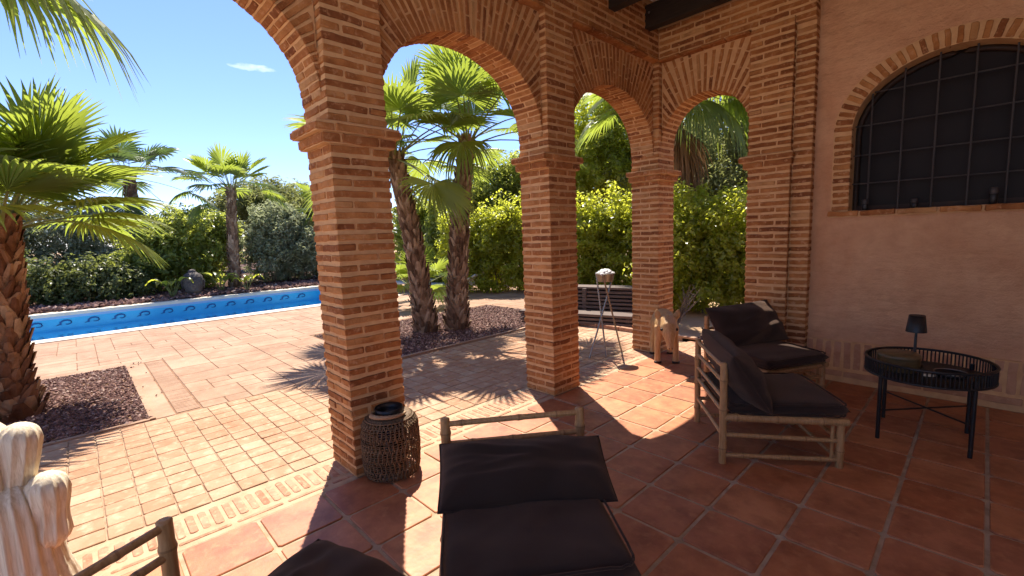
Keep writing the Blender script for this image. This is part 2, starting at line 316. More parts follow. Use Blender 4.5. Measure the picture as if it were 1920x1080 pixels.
# ------------------------------------------------------------------ the brick arcade
PW = 0.38; CP = 0.0647; BH = 0.0202                     # pier side, course pitch, half brick height
ZI, ZS, ZT = 2.07, 2.20, 3.40                           # impost bottom, top, top of the fan panels
ZC = 3.87                                               # ceiling
def shaft(mb, x0, y0, w_, d_, z0, z1, seed=0):
    """pinwheel courses round a mortar core"""
    random.seed(seed)
    mb.box((x0 + .007, y0 + .007, z0), (x0 + w_ - .007, y0 + d_ - .007, z1), 1)
    n = max(1, round((z1 - z0) / CP)); cp = (z1 - z0) / n; hb = 0.057
    for i in range(n):
        z = z0 + cp * (i + .5) + random.uniform(-.002, .002); hh = BH * cp / CP + random.uniform(-.0015, .001)
        fl = i % 2
        j = 0.008 + random.uniform(-.002, .003)
        def run(c0, length, axis, fixed, sgn):
            a, b = c0, c0 + length
            parts = [(a, b)] if length < 0.3 else [(a, a + length * .5 - .006), (a + length * .5 + .006, b)]
            for (p, q) in parts:
                o_ = random.uniform(-.0025, .002); m = (p + q) / 2; hl = (q - p) / 2
                c = (m, fixed - sgn * (hb - o_), z) if axis == 0 else (fixed - sgn * (hb - o_), m, z)
                mb.brick(c, (X, Y, Z) if axis == 0 else (Y, X, Z), (hl, hb, hh), 0, .003, .005)
        a = 0.12
        if fl:
            run(x0, w_ - a - j, 0, y0, -1); run(y0, d_ - a - j, 1, x0 + w_, 1); run(x0 + a + j, w_ - a - j, 0, y0 + d_, 1); run(y0 + a + j, d_ - a - j, 1, x0, -1)
        else:
            run(x0 + a + j, w_ - a - j, 0, y0, -1); run(y0 + a + j, d_ - a - j, 1, x0 + w_, 1); run(x0, w_ - a - j, 0, y0 + d_, 1); run(y0, d_ - a - j, 1, x0, -1)
def pier(x0, y0, w_, d_, px, py, label, seed):
    """px, py: how far the impost reaches out in -x/+x and -y/+y"""
    t = thing('brick_pier', label, 'pillar', (0, 0, 0), 0, 'brick piers of the porch arcade')
    s = MB(); shaft(s, x0, y0, w_, d_, 0, ZI, seed); s.obj('shaft', [M['brick'], M['mortar']], t)
    s = MB(); random.seed(seed + 50)
    for z0, z1, f in ((ZI, ZI + .058, .55), (ZI + .064, ZI + .112, 1.0)):
        lo = Vector((x0 - px[0] * f, y0 - py[0] * f, 0)); hi = Vector((x0 + w_ + px[1] * f, y0 + d_ + py[1] * f, 0))
        s.box((lo.x + .01, lo.y + .01, z0 - .003), (hi.x - .01, hi.y - .01, z1 + .006), 1)
        zc = (z0 + z1) / 2; hh = (z1 - z0) / 2 - .004
        for ax, fixed in ((0, lo.y + .055), (0, hi.y - .055), (1, lo.x + .055), (1, hi.x - .055)):
            a, b = (lo.x, hi.x) if ax == 0 else (lo.y + .115, hi.y - .115)
            k = max(1, round((b - a) / 0.22)); e = [a + (b - a) * q / k + (random.uniform(-.03, .03) if 0 < q < k else 0) for q in range(k + 1)]
            for q in range(k):
                m = (e[q] + e[q + 1]) / 2; hl = (e[q + 1] - e[q]) / 2 - .005
                s.brick((m, fixed, zc) if ax == 0 else (fixed, m, zc), (X, Y, Z) if ax == 0 else (Y, X, Z), (hl, .055, hh), 0, .003, .005)
    # sloping mortar weathering on top of the impost
    lo = Vector((x0 - px[0], y0 - py[0], 0)); hi = Vector((x0 + w_ + px[1], y0 + d_ + py[1], 0)); zt = ZI + .113
    s.add([(lo.x + .01, lo.y + .01, zt), (hi.x - .01, lo.y + .01, zt), (hi.x - .01, hi.y - .01, zt), (lo.x + .01, hi.y - .01, zt),
           (x0 + .002, y0 + .002, ZS), (x0 + w_ - .002, y0 + .002, ZS), (x0 + w_ - .002, y0 + d_ - .002, ZS), (x0 + .002, y0 + d_ - .002, ZS)],
          [(0, 1, 5, 4), (1, 2, 6, 5), (2, 3, 7, 6), (3, 0, 4, 7)], 1)
    s.obj('impost', [M['brick'], M['mortar']], t)
    s = MB(); shaft(s, x0, y0, w_, d_, ZS - .012, ZT, seed + 9); s.obj('upper_pilaster', [M['brick'], M['mortar']], t)
    return t
YA = 1.92
pier(-.36, -3 * YA + YA, .36, PW, (0.03, .03), (.085, .085), 'brick pier on the far left behind the pale carved cactus, outside the picture edge', 1)
pier(-.36, -YA, .36, PW, (0.03, .03), (.085, .085), 'largest brick pier, standing behind the wicker lantern', 2)
pier(-.36, 0, .36, PW, (0.03, .03), (.085, .085), 'brick pier between the palm trunks and the tripod brazier', 3)
pier(-.36, YA, .36, PW, (0.03, .085), (.085, .03), 'brick corner pier behind the carved wooden animal', 4)
pier(.965, YA, .385, .36, (.085, .03), (.03, .03), 'brick pier beside the plastered wall, behind the far lounge chair', 5)

def clip(poly, lo, hi):
    for axis in (0, 1):
        for sg, lim in ((1, lo[axis]), (-1, -hi[axis])):
            out = []
            for i in range(len(poly)):
                p, q = poly[i], poly[(i + 1) % len(poly)]; dp = sg * p[axis] - lim; dq = sg * q[axis] - lim
                if dp >= 0: out.append(p)
                if (dp >= 0) != (dq >= 0):
                    u = dp / (dp - dq); out.append((p[0] + (q[0] - p[0]) * u, p[1] + (q[1] - p[1]) * u))
            poly = out
            if not poly: return []
    return poly
def arch(t0, t1, zc, b, face, back, to3, label, seed, step=.046):
    """opening t0..t1 on the wall, ellipse springing at zc with rise b; to3(t, depth, z) gives the point"""
    random.seed(seed)
    th = thing('brick_arch', label, 'arch', (0, 0, 0), 0, 'brick arches of the porch arcade')
    tm, a = (t0 + t1) / 2, (t1 - t0) / 2
    s = MB(); N = 48
    pts = [(tm - a * math.cos(math.pi * i / N), zc + b * math.sin(math.pi * i / N)) for i in range(N + 1)]
    for i in range(N):
        (ta, za), (tb, zb) = pts[i], pts[i + 1]
        s.quad(to3(ta, face - .007, za), to3(tb, face - .007, zb), to3(tb, face - .007, ZT), to3(ta, face - .007, ZT), 1)
        s.quad(to3(ta, back, za), to3(tb, back, zb), to3(tb, back, ZT), to3(ta, back, ZT), 1)
    # radial bricks of the fan panel
    cz = zc - .30 * b; ang = []
    L = 0.0; prev = None; M_ = 2000; nxt = step * .5
    for i in range(M_ + 1):
        u = math.pi * i / M_; p = (tm - a * math.cos(u), zc + b * math.sin(u))
        if prev: L += math.hypot(p[0] - prev[0], p[1] - prev[1])
        prev = p
        if L >= nxt: ang.append(u); nxt += step
    for q, u in enumerate(ang):
        p = Vector((tm - a * math.cos(u), zc + b * math.sin(u))); d = (p - Vector((tm, cz))).normalized(); n = Vector((-d.y, d.x))
        r = .004; first = True; k = q % 2
        while r < 1.6:
            ln = (.125 if k else .25) + random.uniform(-.008, .008); k = 1 - k
            hw = .0165 + random.uniform(-.002, .0015); w2 = hw + random.uniform(-.0015, .0025)
            A, B = p + d * r, p + d * (r + ln); mid = (A + B) / 2 + n * random.uniform(-.002, .002); r += ln + .014 + random.uniform(-.003, .005)
            poly = [A - n * (hw * .9), A - n * hw * .35 - d * .002, A + n * hw * .35 - d * .002, A + n * (hw * .9), mid + n * w2, B + n * hw, B - n * hw, mid - n * w2]
            poly = clip([(v.x, v.y) for v in poly], (t0 + .012, 0), (t1 - .012, ZT - .034))
            if len(poly) < 3: break
            ar = abs(sum(poly[i][0] * poly[(i + 1) % len(poly)][1] - poly[(i + 1) % len(poly)][0] * poly[i][1] for i in range(len(poly)))) / 2
            if ar < .0006: continue
            m = len(poly); cx = sum(v[0] for v in poly) / m; cy = sum(v[1] for v in poly) / m; pr = random.uniform(-.002, .003)
            V_ = [to3(v[0], face - .02, v[1]) for v in poly] + [to3(v[0], face - .004 + pr, v[1]) for v in poly]
            V_ += [to3(v[0] + (cx - v[0]) * .0 + (-.003 if v[0] > cx else .003) * min(1, abs(v[0] - cx) / .01), face + pr, v[1] + (-.003 if v[1] > cy else .003) * min(1, abs(v[1] - cy) / .01)) for v in poly]
            F_ = [(i, (i + 1) % m, m + (i + 1) % m, m + i) for i in range(m)] + [(m + i, m + (i + 1) % m, 2 * m + (i + 1) % m, 2 * m + i) for i in range(m)] + [tuple(range(2 * m, 3 * m))]
            s.add(V_, F_, 0)
    s.obj('fan_panel', [M['brick'], M['mortar']], th)
    # soffit
    s = MB()
    for i in range(N):
        (ta, za), (tb, zb) = pts[i], pts[i + 1]
        s.quad(to3(ta, face - .004, za), to3(tb, face - .004, zb), to3(tb, back + .004, zb), to3(ta, back + .004, za), 1)
    dep = face - back
    for q, u in enumerate(ang):
        p = Vector((tm - a * math.cos(u), zc + b * math.sin(u))); d = Vector((math.cos(u) * b * -1, a * math.sin(u))).normalized()   # outward normal of the ellipse
        d = Vector((-b * math.cos(u), a * math.sin(u))).normalized(); tg = Vector((d.y, -d.x))
        segs = [(0, dep)] if (q % 3 == 0 and dep < .31) else ([(0, .125), (.138, dep)] if q % 2 else [(0, dep - .138), (dep - .125, dep)])
        for (e0, e1) in segs:
            c = p + d * (.022 + random.uniform(-.002, .002)); dm = face - (e0 + e1) / 2
            o0 = Vector(to3(0, 0, 0)); LX = Vector(to3(0, 1, 0)) - o0; WX = Vector(to3(tg.x, 0, tg.y)) - o0; HX = Vector(to3(d.x, 0, d.y)) - o0
            s.brick(to3(c.x, dm, c.y), (LX, WX, HX), ((e1 - e0) / 2 - .002, .0168 + random.uniform(-.0015, .0015), .028), 0, .002, .004, 3)
    s.obj('soffit', [M['brick'], M['mortar']], th)
    # ledge course under the wall above
    s = MB(); k = max(2, round((t1 - t0) / .25)); o0 = Vector(to3(0, 0, 0)); LX = Vector(to3(1, 0, 0)) - o0; WX = Vector(to3(0, 1, 0)) - o0
    for i in range(k):
        c = t0 + (t1 - t0) * (i + .5) / k
        s.brick(to3(c, face + .03, ZT - .017 + random.uniform(-.002, .002)), (LX, WX, Z), ((t1 - t0) / k / 2 - .003, .05, .013), 0, .004, .006)
    s.obj('ledge', [M['brick'], M['mortar']], th)
RC = .065
fx = lambda t, d, z: (d, t, z)
fy = lambda t, d, z: (t, YA - d, z)
arch(-2 * YA + PW, -YA, 2.36, .62, -RC, -.36, fx, 'largest brick arch at the upper left, cut by the top picture edge', 11)
arch(-YA + PW, 0, 2.36, .62, -RC, -.36, fx, 'brick arch framing the pair of palm trunks', 12)
arch(PW, YA, 2.36, .62, -RC, -.36, fx, 'brick arch above the tripod brazier', 13)
arch(0, .965, 2.45, .50, -RC, -.36, fy, 'narrow brick arch nearest the plastered wall, above the carved wooden animal', 14, .054)

def courses(mb, t0, t1, z0, z1, face, to3, seed, depth=.055, L=.25):
    random.seed(seed); o0 = Vector(to3(0, 0, 0)); LX = Vector(to3(1, 0, 0)) - o0; WX = Vector(to3(0, 1, 0)) - o0
    n = max(1, round((z1 - z0) / CP)); cp = (z1 - z0) / n
    for i in range(n):
        z = z0 + cp * (i + .5); t = t0 - (L / 2 if i % 2 else 0) + random.uniform(-.02, .02)
        while t < t1:
            ln = L + random.uniform(-.012, .012); p, q = max(t, t0), min(t + ln, t1); t += ln + .014
            if q - p < .04: continue
            mb.brick(to3((p + q) / 2, face - depth + random.uniform(-.003, .003), z + random.uniform(-.0015, .0015)), (LX, WX, Z), ((q - p) / 2, depth, BH * cp / CP), 0, .003, .005)
uw = thing('upper_wall', 'horizontal brick courses above the arches, under the dark ceiling beams', 'brick wall')
s = MB(); s.box((-.36, -3.84, ZT), (-.007, YA + .36, ZC + .1), 1)
courses(s, -3.84, YA - .003, ZT, ZC + .05, 0, fx, 31); s.obj('front_courses', [M['brick'], M['mortar']], uw)
s = MB(); s.box((-.004, YA + .007, ZT), (1.353, YA + .36, ZC + .1), 1); s.box((1.353, YA + .007, 3.338), (1.512, YA + .36, ZC + .1), 1); courses(s, 1.353, 1.515, 3.335, 3.40, 0, fy, 35)
courses(s, .003, 1.515, ZT, ZC + .05, 0, fy, 32); s.obj('return_courses', [M['brick'], M['mortar']], uw)
# slim brick strip stepped back beside the last pier
bs = thing('brick_strip', 'slim recessed strip of short bricks between the last pier and the plastered wall', 'brick wall')
s = MB(); s.box((1.345, YA + .062, 0), (1.508, YA + .36, 3.33), 1)
random.seed(33)
for i in range(51):
    z = .033 + i * CP
    s.brick((1.432 + random.uniform(-.003, .003), YA + .055 + .055 + random.uniform(-.003, .002), z), (X, Y, Z), (.08, .055, BH), 0, .0025, .006)
s.obj('brick_courses', [M['brick'], M['mortar']], bs)

# ------------------------------------------------------------------ the plastered house wall and its window
YW = 2.07
hw = thing('house_wall', 'rough terracotta plaster house wall with an arched barred window', 'wall')
WX0, WX1, WZS, WZB, WA, WB = 1.79, 3.11, 1.60, 2.30, .66, .55
s = MB(); xl, xr = 1.50, 6.2
wm = (WX0 + WX1) / 2
hole = [(wm - WA * math.cos(math.pi * i / 40), WZB + WB * math.sin(math.pi * i / 40)) for i in range(41)]
s.quad((xl, YW, 0), (xr, YW, 0), (xr, YW, WZS), (xl, YW, WZS)); s.quad((xl, YW, WZS), (WX0, YW, WZS), (WX0, YW, ZC + .1), (xl, YW, ZC + .1)); s.quad((WX1, YW, WZS), (xr, YW, WZS), (xr, YW, ZC + .1), (WX1, YW, ZC + .1))
for i in range(40):
    (a, za), (b, zb) = hole[i], hole[i + 1]; s.quad((a, YW, za), (b, YW, zb), (b, YW, ZC + .1), (a, YW, ZC + .1))
s.box((xl, YW + .42, 0), (xr, YW + .5, ZC + .1)); s.obj('plaster_face', M['plaster'], hw)
s = MB(); random.seed(41)                                   # wainscot: soldier bricks on a flat base course
s.box((1.515, YW - .024, .0), (6.2, YW + .02, .395), 1); x = 1.52
while x < 6.1:
    wd = .053 + random.uniform(-.005, .005)
    s.brick((x + wd / 2, YW - .012, .262 + random.uniform(-.004, .004)), (Z, X, Y), (.128, wd / 2, .0145), 0, .0025, .006, 3); x += wd + .020
x = 1.53
while x < 6.1:
    ln = .27 + random.uniform(-.02, .02); s.brick((x + ln / 2, YW - .015, .080), (X, Y, Z), (ln / 2, .020, .026), 0, .002, .005); x += ln + .014
s.obj('wainscot', [M['wainscot'], M['mortar']], hw)
win = bpy.data.objects.new('window', None); COL.objects.link(win); win.parent = hw
s = MB(); random.seed(42)
jam = []; z = WZS + .03
while z < WZB: jam += [((WX0 - .062, z), (-1, 0)), ((WX1 + .062, z), (1, 0))]; z += .062
L_ = math.pi * (WA + WB) / 2 + .18; na = int(L_ / .066)
for i in range(na):
    u = math.pi * (i + .5) / na; d = Vector((-WB * math.cos(u), WA * math.sin(u))).normalized(); p = Vector((wm - WA * math.cos(u), WZB + WB * math.sin(u))) + d * .066
    jam.append(((p.x, p.y), (d.x, d.y)))
N = 40
for i in range(N):                                          # mortar bed of the surround
    u0, u1 = math.pi * i / N, math.pi * (i + 1) / N
    def pp(u, e): 
        d = Vector((-WB * math.cos(u), WA * math.sin(u))).normalized(); return (wm - WA * math.cos(u) + d.x * e, WZB + WB * math.sin(u) + d.y * e)
    a, b, c, d_ = pp(u0, 0), pp(u1, 0), pp(u1, .135), pp(u0, .135)
    s.quad((a[0], YW - .006, a[1]), (b[0], YW - .006, b[1]), (c[0], YW - .006, c[1]), (d_[0], YW - .006, d_[1]), 1)
    s.quad((a[0], YW - .006, a[1]), (b[0], YW - .006, b[1]), (b[0], YW + .3, b[1]), (a[0], YW + .3, a[1]), 1)
    s.quad((c[0], YW - .006, c[1]), (d_[0], YW - .006, d_[1]), (d_[0], YW + .01, d_[1]), (c[0], YW + .01, c[1]), 1)
for x0, x1, xi in ((WX0 - .135, WX0, WX0), (WX1, WX1 + .135, WX1)):
    s.quad((x0, YW - .006, WZS), (x1, YW - .006, WZS), (x1, YW - .006, WZB), (x0, YW - .006, WZB), 1); s.quad((xi, YW - .006, WZS), (xi, YW + .3, WZS), (xi, YW + .3, WZB), (xi, YW - .006, WZB), 1)
for (c, d) in jam:
    ln = .063 + random.uniform(-.003, .003)
    s.brick((c[0], YW + .028, c[1]), ((d[0], 0, d[1]), (0, 1, 0), (-d[1], 0, d[0])), (ln, .045, .0205 + random.uniform(-.003, .003)), 0, .003, .006, 3)
s.obj('surround', [M['brick'], M['mortar']], win)
s = MB(); x = WX0 - .15; random.seed(43)
s.box((WX0 - .14, YW - .03, WZS - .052), (WX1 + .14, YW + .3, WZS - .006), 1)
while x < WX1 + .12:
    ln = .25 + random.uniform(-.02, .02); s.brick((x + ln / 2, YW + .02, WZS - .022 + random.uniform(-.002, .002)), (X, Y, Z), (ln / 2, .065, .022), 0, .004, .007); x += ln + .014
s.obj('sill', [M['brick'], M['mortar']], win)
s = MB(); s.add([(x_, YW + .2, z_) for x_, z_ in hole] + [(WX1, YW + .2, WZS), (WX0, YW + .2, WZS)], [tuple(range(43))]); s.obj('pane', M['dark_glass'], win)
s = MB()
fr_ = [(x_ + (wm - x_) * .03, YW + .18, z_ - .02) for x_, z_ in hole]
s.tube([(WX0 + .02, YW + .18, WZS)] + fr_ + [(WX1 - .02, YW + .18, WZS)], .026, 6, cap=False)
s.box((WX0 + .02, YW + .160, WZS + .005), (WX1 - .02, YW + .20, WZS + .045)); s.obj('frame', M['beam_brown'], win)
s = MB()
def wz(x_): return WZB + WB * math.sqrt(max(0, 1 - ((x_ - wm) / WA) ** 2))
def wxr(z_): return WA if z_ <= WZB else WA * math.sqrt(max(0, 1 - ((z_ - WZB) / WB) ** 2))
for i in range(-3, 4):
    x_ = 2.338 + i * .2125
    if WX0 + .02 < x_ < WX1 - .02: s.tube([(x_, YW + .085, WZS), (x_, YW + .085, wz(x_) - .004)], .0075, 6)
for z_ in (1.845, 2.097, 2.355, 2.628):
    r_ = wxr(z_); s.tube([(wm - r_ + .004, YW + .098, z_), (wm + r_ - .004, YW + .098, z_)], .0065, 6)
s.obj('grille', M['grille'], win)
for x_, zt, lab in ((1.905, .095, 'leftmost of the three dark candle jars on the window sill'), (2.24, .075, 'middle of the three dark candle jars on the window sill'), (2.70, .125, 'tallest dark candle jar, rightmost on the window sill')):
    c = thing('candle_jar', lab, 'candle', (x_, YW + .04, WZS + .001), 0, 'dark candle jars on the window sill')
    q = MB(); q.lathe([(.020, 0), (.024, .004), (.024, zt * .55), (.021, zt * .6)], 16); q.obj('jar', M['black_metal'], c)
    q = MB(); q.lathe([(.024, zt * .62), (.025, zt * .66), (.025, zt), (.020, zt + .004)], 16); q.obj('lid', M['grille'], c)
# rest of the porch envelope: the house goes on to the right and behind
hs = thing('side_house_wall', 'white plaster house wall behind the camera, outside the picture', 'wall')
s = MB(); s.box((4.9, -3.84, 0), (5.2, YW - .03, ZC + .1)); s.obj('plaster_face', M['ceiling'], hs)  # unseen wall, made white so it bounces light into the porch
s = MB(); s.box((-.40, -3.84, ZC + .103), (5.3, YA + .40, ZC + .2)); s.obj('ceiling', M['ceiling']).__setitem__('kind', 'structure')
for i, (y0, lab) in enumerate(((1.627, 'dark ceiling beam nearest the house wall, over the narrow arch'), (.945, 'dark ceiling beam second from the house wall, showing only its end'), (.263, 'dark ceiling beam above the middle pier, outside the top edge'), (-.419, 'dark ceiling beam above the palm arch, outside the top edge'))):
    b = thing('ceiling_beam', lab, 'beam', (0, y0, 3.645), 0, 'dark ceiling beams of the porch')
    q = MB(); q.box((-.03, 0, 0), (5.0, .10, .235)); q.obj('timber', M['beam'], b)
    q = MB(); q.tube([(.045, .003, .15), (.045, -.006, .15)], .011, 8); q.obj('bolt', M['steel'], b)

# ------------------------------------------------------------------ floors, garden ground, pool
def slab(mb, x0, x1, y0, y1, zt, th=.03, jit=.0012, ch=.005, cor=.012, mi=0):
    """a tile with softened corners and slightly uneven top"""
    def oct_(e): 
        a, b, c, d = x0 + e, x1 - e, y0 + e, y1 - e; k = cor
        return [(a + k, c), (b - k, c), (b, c + k), (b, d - k), (b - k, d), (a + k, d), (a, d - k), (a, c + k)]
    tx, ty, o = random.uniform(-jit, jit), random.uniform(-jit, jit), random.uniform(-jit, jit)
    cx, cy = (x0 + x1) / 2, (y0 + y1) / 2; W_, H_ = (x1 - x0), (y1 - y0)
    f = lambda p, z: (p[0], p[1], z + o + tx * (p[0] - cx) / W_ + ty * (p[1] - cy) / H_)
    r0 = [f(p, zt - th) for p in oct_(0)]; r1 = [f(p, zt - ch) for p in oct_(0)]; r2 = [f(p, zt) for p in oct_(ch)]
    mb.ring([r0, r1, r2], mi, False, False); mb.add(r2, [tuple(range(8))], mi)
random.seed(61)
s = MB(); s.quad((-.012, -9, -.007), (5, -9, -.007), (5, YW, -.007), (-.012, YW, -.007), 1)
for i in range(0, 15):
    for j in range(-11, 6):
        x0 = -.005 + .3465 * i + .0095; y0 = -.04 + .35 * j + .0095; x1, y1 = x0 + .3465 - .019, min(y0 + .35 - .019, YW - .03)
        if x1 > 4.92 or y1 - y0 < .03: continue
        slab(s, x0, x1, y0, y1, 0, .02, .0018, .0035, .014)
o = s.obj('porch_floor', [M['tile'], M['grout']]); o['kind'] = 'structure'
s = MB(); random.seed(60)
for i in range(9):
    for j in range(13): slab(s, .0 + .6 * i, .592 + .6 * i, -11.7 + .6 * j, -11.108 + .6 * j, -.001, .02, .001, .004, .004)
o = s.obj('unseen_bounce_terrace', M['ceiling']); o['kind'] = 'structure'  # added pale paving out of view, reflects sunlight into the shaded porch
# brick threshold along the arcade and under the return arch
s = MB(); random.seed(62); s.quad((-.395, -6.6, -.006), (-.012, -6.6, -.006), (-.012, 2.30, -.006), (-.395, 2.30, -.006), 1); s.quad((-.012, YW - .15, -.0065), (1.0, YW - .15, -.0065), (1.0, 2.80, -.0065), (-.012, 2.80, -.0065), 1)
y = -6.5
while y < 2.25:
    wd = .040 + random.uniform(-.004, .004); slab(s, -.335 + random.uniform(-.006, .006), -.125 + random.uniform(-.006, .006), y, y + wd, -.002, .02, .002, .003, .010); y += wd + .019
y = -6.5
while y < 2.2:
    slab(s, -.082, -.056, y, y + .235, -.002, .02, .0015, .003, .006); y += .262
for k in range(5): slab(s, .0 + k * .195, .185 + k * .195, 2.0, 2.38, -.001, .02, .001, .004, .01)
for k in range(5): slab(s, .0 + k * .195, .185 + k * .195, 2.40, 2.76, -.001, .02, .001, .004, .01)
o = s.obj('threshold', [M['border_brick'], M['border_mortar']]); o['kind'] = 'structure'
# small clay pavers
s = MB(); random.seed(63); s.quad((-2.30, -9, -.008), (-.395, -9, -.008), (-.395, 2.75, -.008), (-2.30, 2.75, -.008), 1)
for i in range(13):
    for j in range(-41, 36):
        x1 = -.400 - .145 * i; y0 = -2.78 + .155 * j
        if y0 + .155 > 2.75: continue
        dx, dy = random.uniform(-.002, .002), random.uniform(-.002, .002)
        slab(s, x1 - .145 + .0055 + dx, x1 - .001 + dx, y0 + .004 + dy, y0 + .151 + dy, -.001, .02, .0018, .003, .008)
o = s.obj('paver_terrace', [M['paver'], M['paver_joint']]); o['kind'] = 'structure'
# stamped concrete deck with two gravel beds
bedL = (-4.93, -2.315, -8.0, -2.70); bedR = (-4.75, -2.40, -.42, 3.3)
random.seed(64); s = MB(); cell = .21; nx, ny = 27, 88; ox, oy = -7.97, -12.0
s.quad((-7.97, -12, -.010), (-2.30, -12, -.010), (-2.30, 6.5, -.010), (-7.97, 6.5, -.010), 1)
used = np.zeros((nx, ny), bool)
def cellx(i, j): return ox + i * cell, oy + j * cell
def inbed(x0, x1, y0, y1):
    m = .04
    if x0 < bedL[1] + m and x1 > bedL[0] - m and y0 < -2.34 and y1 > bedL[2]: return True
    return x0 < bedR[1] and x1 > bedR[0] and y0 < bedR[3] and y1 > bedR[2]
for i in range(nx):
    for j in range(ny):
        x0, y0 = cellx(i, j)
        if inbed(x0, x0 + cell, y0, y0 + cell): used[i, j] = True
for i in range(nx):
    for j in range(ny):
        if used[i, j]: continue
        a, b = random.choice([(1, 2), (2, 2), (2, 3), (1, 1), (2, 1), (3, 2), (1, 3)])
        while i + a > nx or used[i:i + a, j:j + b].any() or j + b > ny:
            if a > 1 and (i + a > nx or used[i:i + a, j].any()): a -= 1
            elif b > 1: b -= 1
            else: a = 1; break
        used[i:i + a, j:j + b] = True; x0, y0 = cellx(i, j)
        slab(s, x0 + .003, x0 + a * cell - .003, y0 + .003, y0 + b * cell - .003, -.003, .01, .0008, .004, .012)
# plain apron beside the left bed, then a band of thin soldier bricks
def solid(x0, x1, y0, y1, zt): slab(s, x0, x1, y0, y1, zt, .02, 0, .006, .004)
solid(-4.9, -2.31, -2.695, -2.545, -.003)
x = -4.88
while x < -2.35: slab(s, x, x + .036, -2.535, -2.355, -.0035, .01, .0006, .003, .004); x += .043
gx = -7.97 + math.ceil((bedL[0] - .04 + 7.97) / cell) * cell
solid(-5.14, bedL[0] - .01, -12, -2.34, -.0045)
o = s.obj('pool_deck', [M['deck'], M['deck_joint']]); o['kind'] = 'structure'
def stones(name, x0, x1, y0, y1, z, n, r0, r1, m, dens=None):
    P = np.column_stack([rng.uniform(x0, x1, n), rng.uniform(y0, y1, n), np.full(n, z)]); r = rng.uniform(r0, r1, n)
    P[:, 2] += rng.uniform(-.2, .55, n) * r
    base = np.array([(1, 0, 0), (-1, 0, 0), (0, 1, 0), (0, -1, 0), (0, 0, 1), (0, 0, -1)], float)
    V = base[None] * rng.uniform(.65, 1.25, (n, 6, 1)) + rng.normal(0, .14, (n, 6, 3)); V[:, :, 2] *= .72
    th = rng.uniform(0, 6.28, n); c_, s_ = np.cos(th), np.sin(th); tl = rng.normal(0, .35, n); ct, st_ = np.cos(tl), np.sin(tl)
    x = V[:, :, 0] * c_[:, None] - V[:, :, 1] * s_[:, None]; y_ = V[:, :, 0] * s_[:, None] + V[:, :, 1] * c_[:, None]; z_ = V[:, :, 2]
    V = np.stack([x * ct[:, None] - z_ * st_[:, None], y_, x * st_[:, None] + z_ * ct[:, None]], 2) * r[:, None, None] + P[:, None]
    F = np.array([(0, 2, 4), (2, 1, 4), (1, 3, 4), (3, 0, 4), (2, 0, 5), (1, 2, 5), (3, 1, 5), (0, 3, 5)])
    Fa = (F[None] + (np.arange(n) * 6)[:, None, None]).reshape(-1, 3)
    return V.reshape(-1, 3), Fa
def bed(name, rect, n, r0, r1):
    V, F = stones(name, rect[0] + .02, rect[1] - .02, rect[2] + .02, rect[3] - .02, -.006, n, r0, r1, None)
    V2, F2 = stones(name, rect[0] - .05, rect[1] + .16, rect[2] - .05, rect[3] + .16, .006, int(n * .012), r0 * .6, r1 * .7, None); F = np.concatenate([F, F2 + len(V)]); V = np.concatenate([V, V2])
    o = np_obj(name, V, F, M['gravel']); o['kind'] = 'stuff'; return o
tag(bed('gravel', (bedL[0], bedL[1], -5.2, bedL[3]), 15000, .011, .022), 'purple brown lava gravel around the foot of the left palm', 'gravel', None, 'stuff')
tag(bed('gravel', bedR, 14000, .011, .024), 'purple brown lava gravel around the twin palm trunks', 'gravel', None, 'stuff')
V, F = stones('g', .0, 3.2, 2.80, 4.4, -.01, 5000, .014, .03, None)
tag(np_obj('gravel', V, F, M['gravel']), 'reddish gravel strip under the hedge beyond the narrow arch', 'gravel', None, 'stuff')
V, F = stones('g', -16.5, -12.9, -7, 4.5, .06, 7000, .03, .09, None)
tag(np_obj('gravel', V, F, M['gravel']), 'reddish gravel bank beyond the pool', 'gravel', None, 'stuff')
s = MB(); s.quad((bedL[0] - .02, -8.5, -.0145), (-2.3, -8.5, -.0145), (-2.3, bedL[3], -.0145), (bedL[0] - .02, bedL[3], -.0145)); s.quad((bedR[0], bedR[2], -.0085), (bedR[1], bedR[2], -.0085), (bedR[1], bedR[3], -.0085), (bedR[0], bedR[3], -.0085))
s.quad((-.3, 2.8, -.03), (3.5, 2.8, -.03), (3.5, 4.6, -.03), (-.3, 4.6, -.03))
o = s.obj('bed_soil', M['mulch']); o['kind'] = 'structure'
# kerbs of the beds
s = MB(); s.box((bedR[1] - .005, bedR[2], -.05), (bedR[1] + .045, bedR[3], .012)); s.box((bedL[0], bedL[3] - .03, -.03), (bedL[1], bedL[3] + .012, .008)); s.box((bedL[1] - .035, -8.4, -.03), (bedL[1] + .012, bedL[3] - .03, .006))
s.box((-.1, 2.765, -.03), (3.3, 2.81, .02)); o = s.obj('bed_kerb', M['deck']); o['kind'] = 'structure'
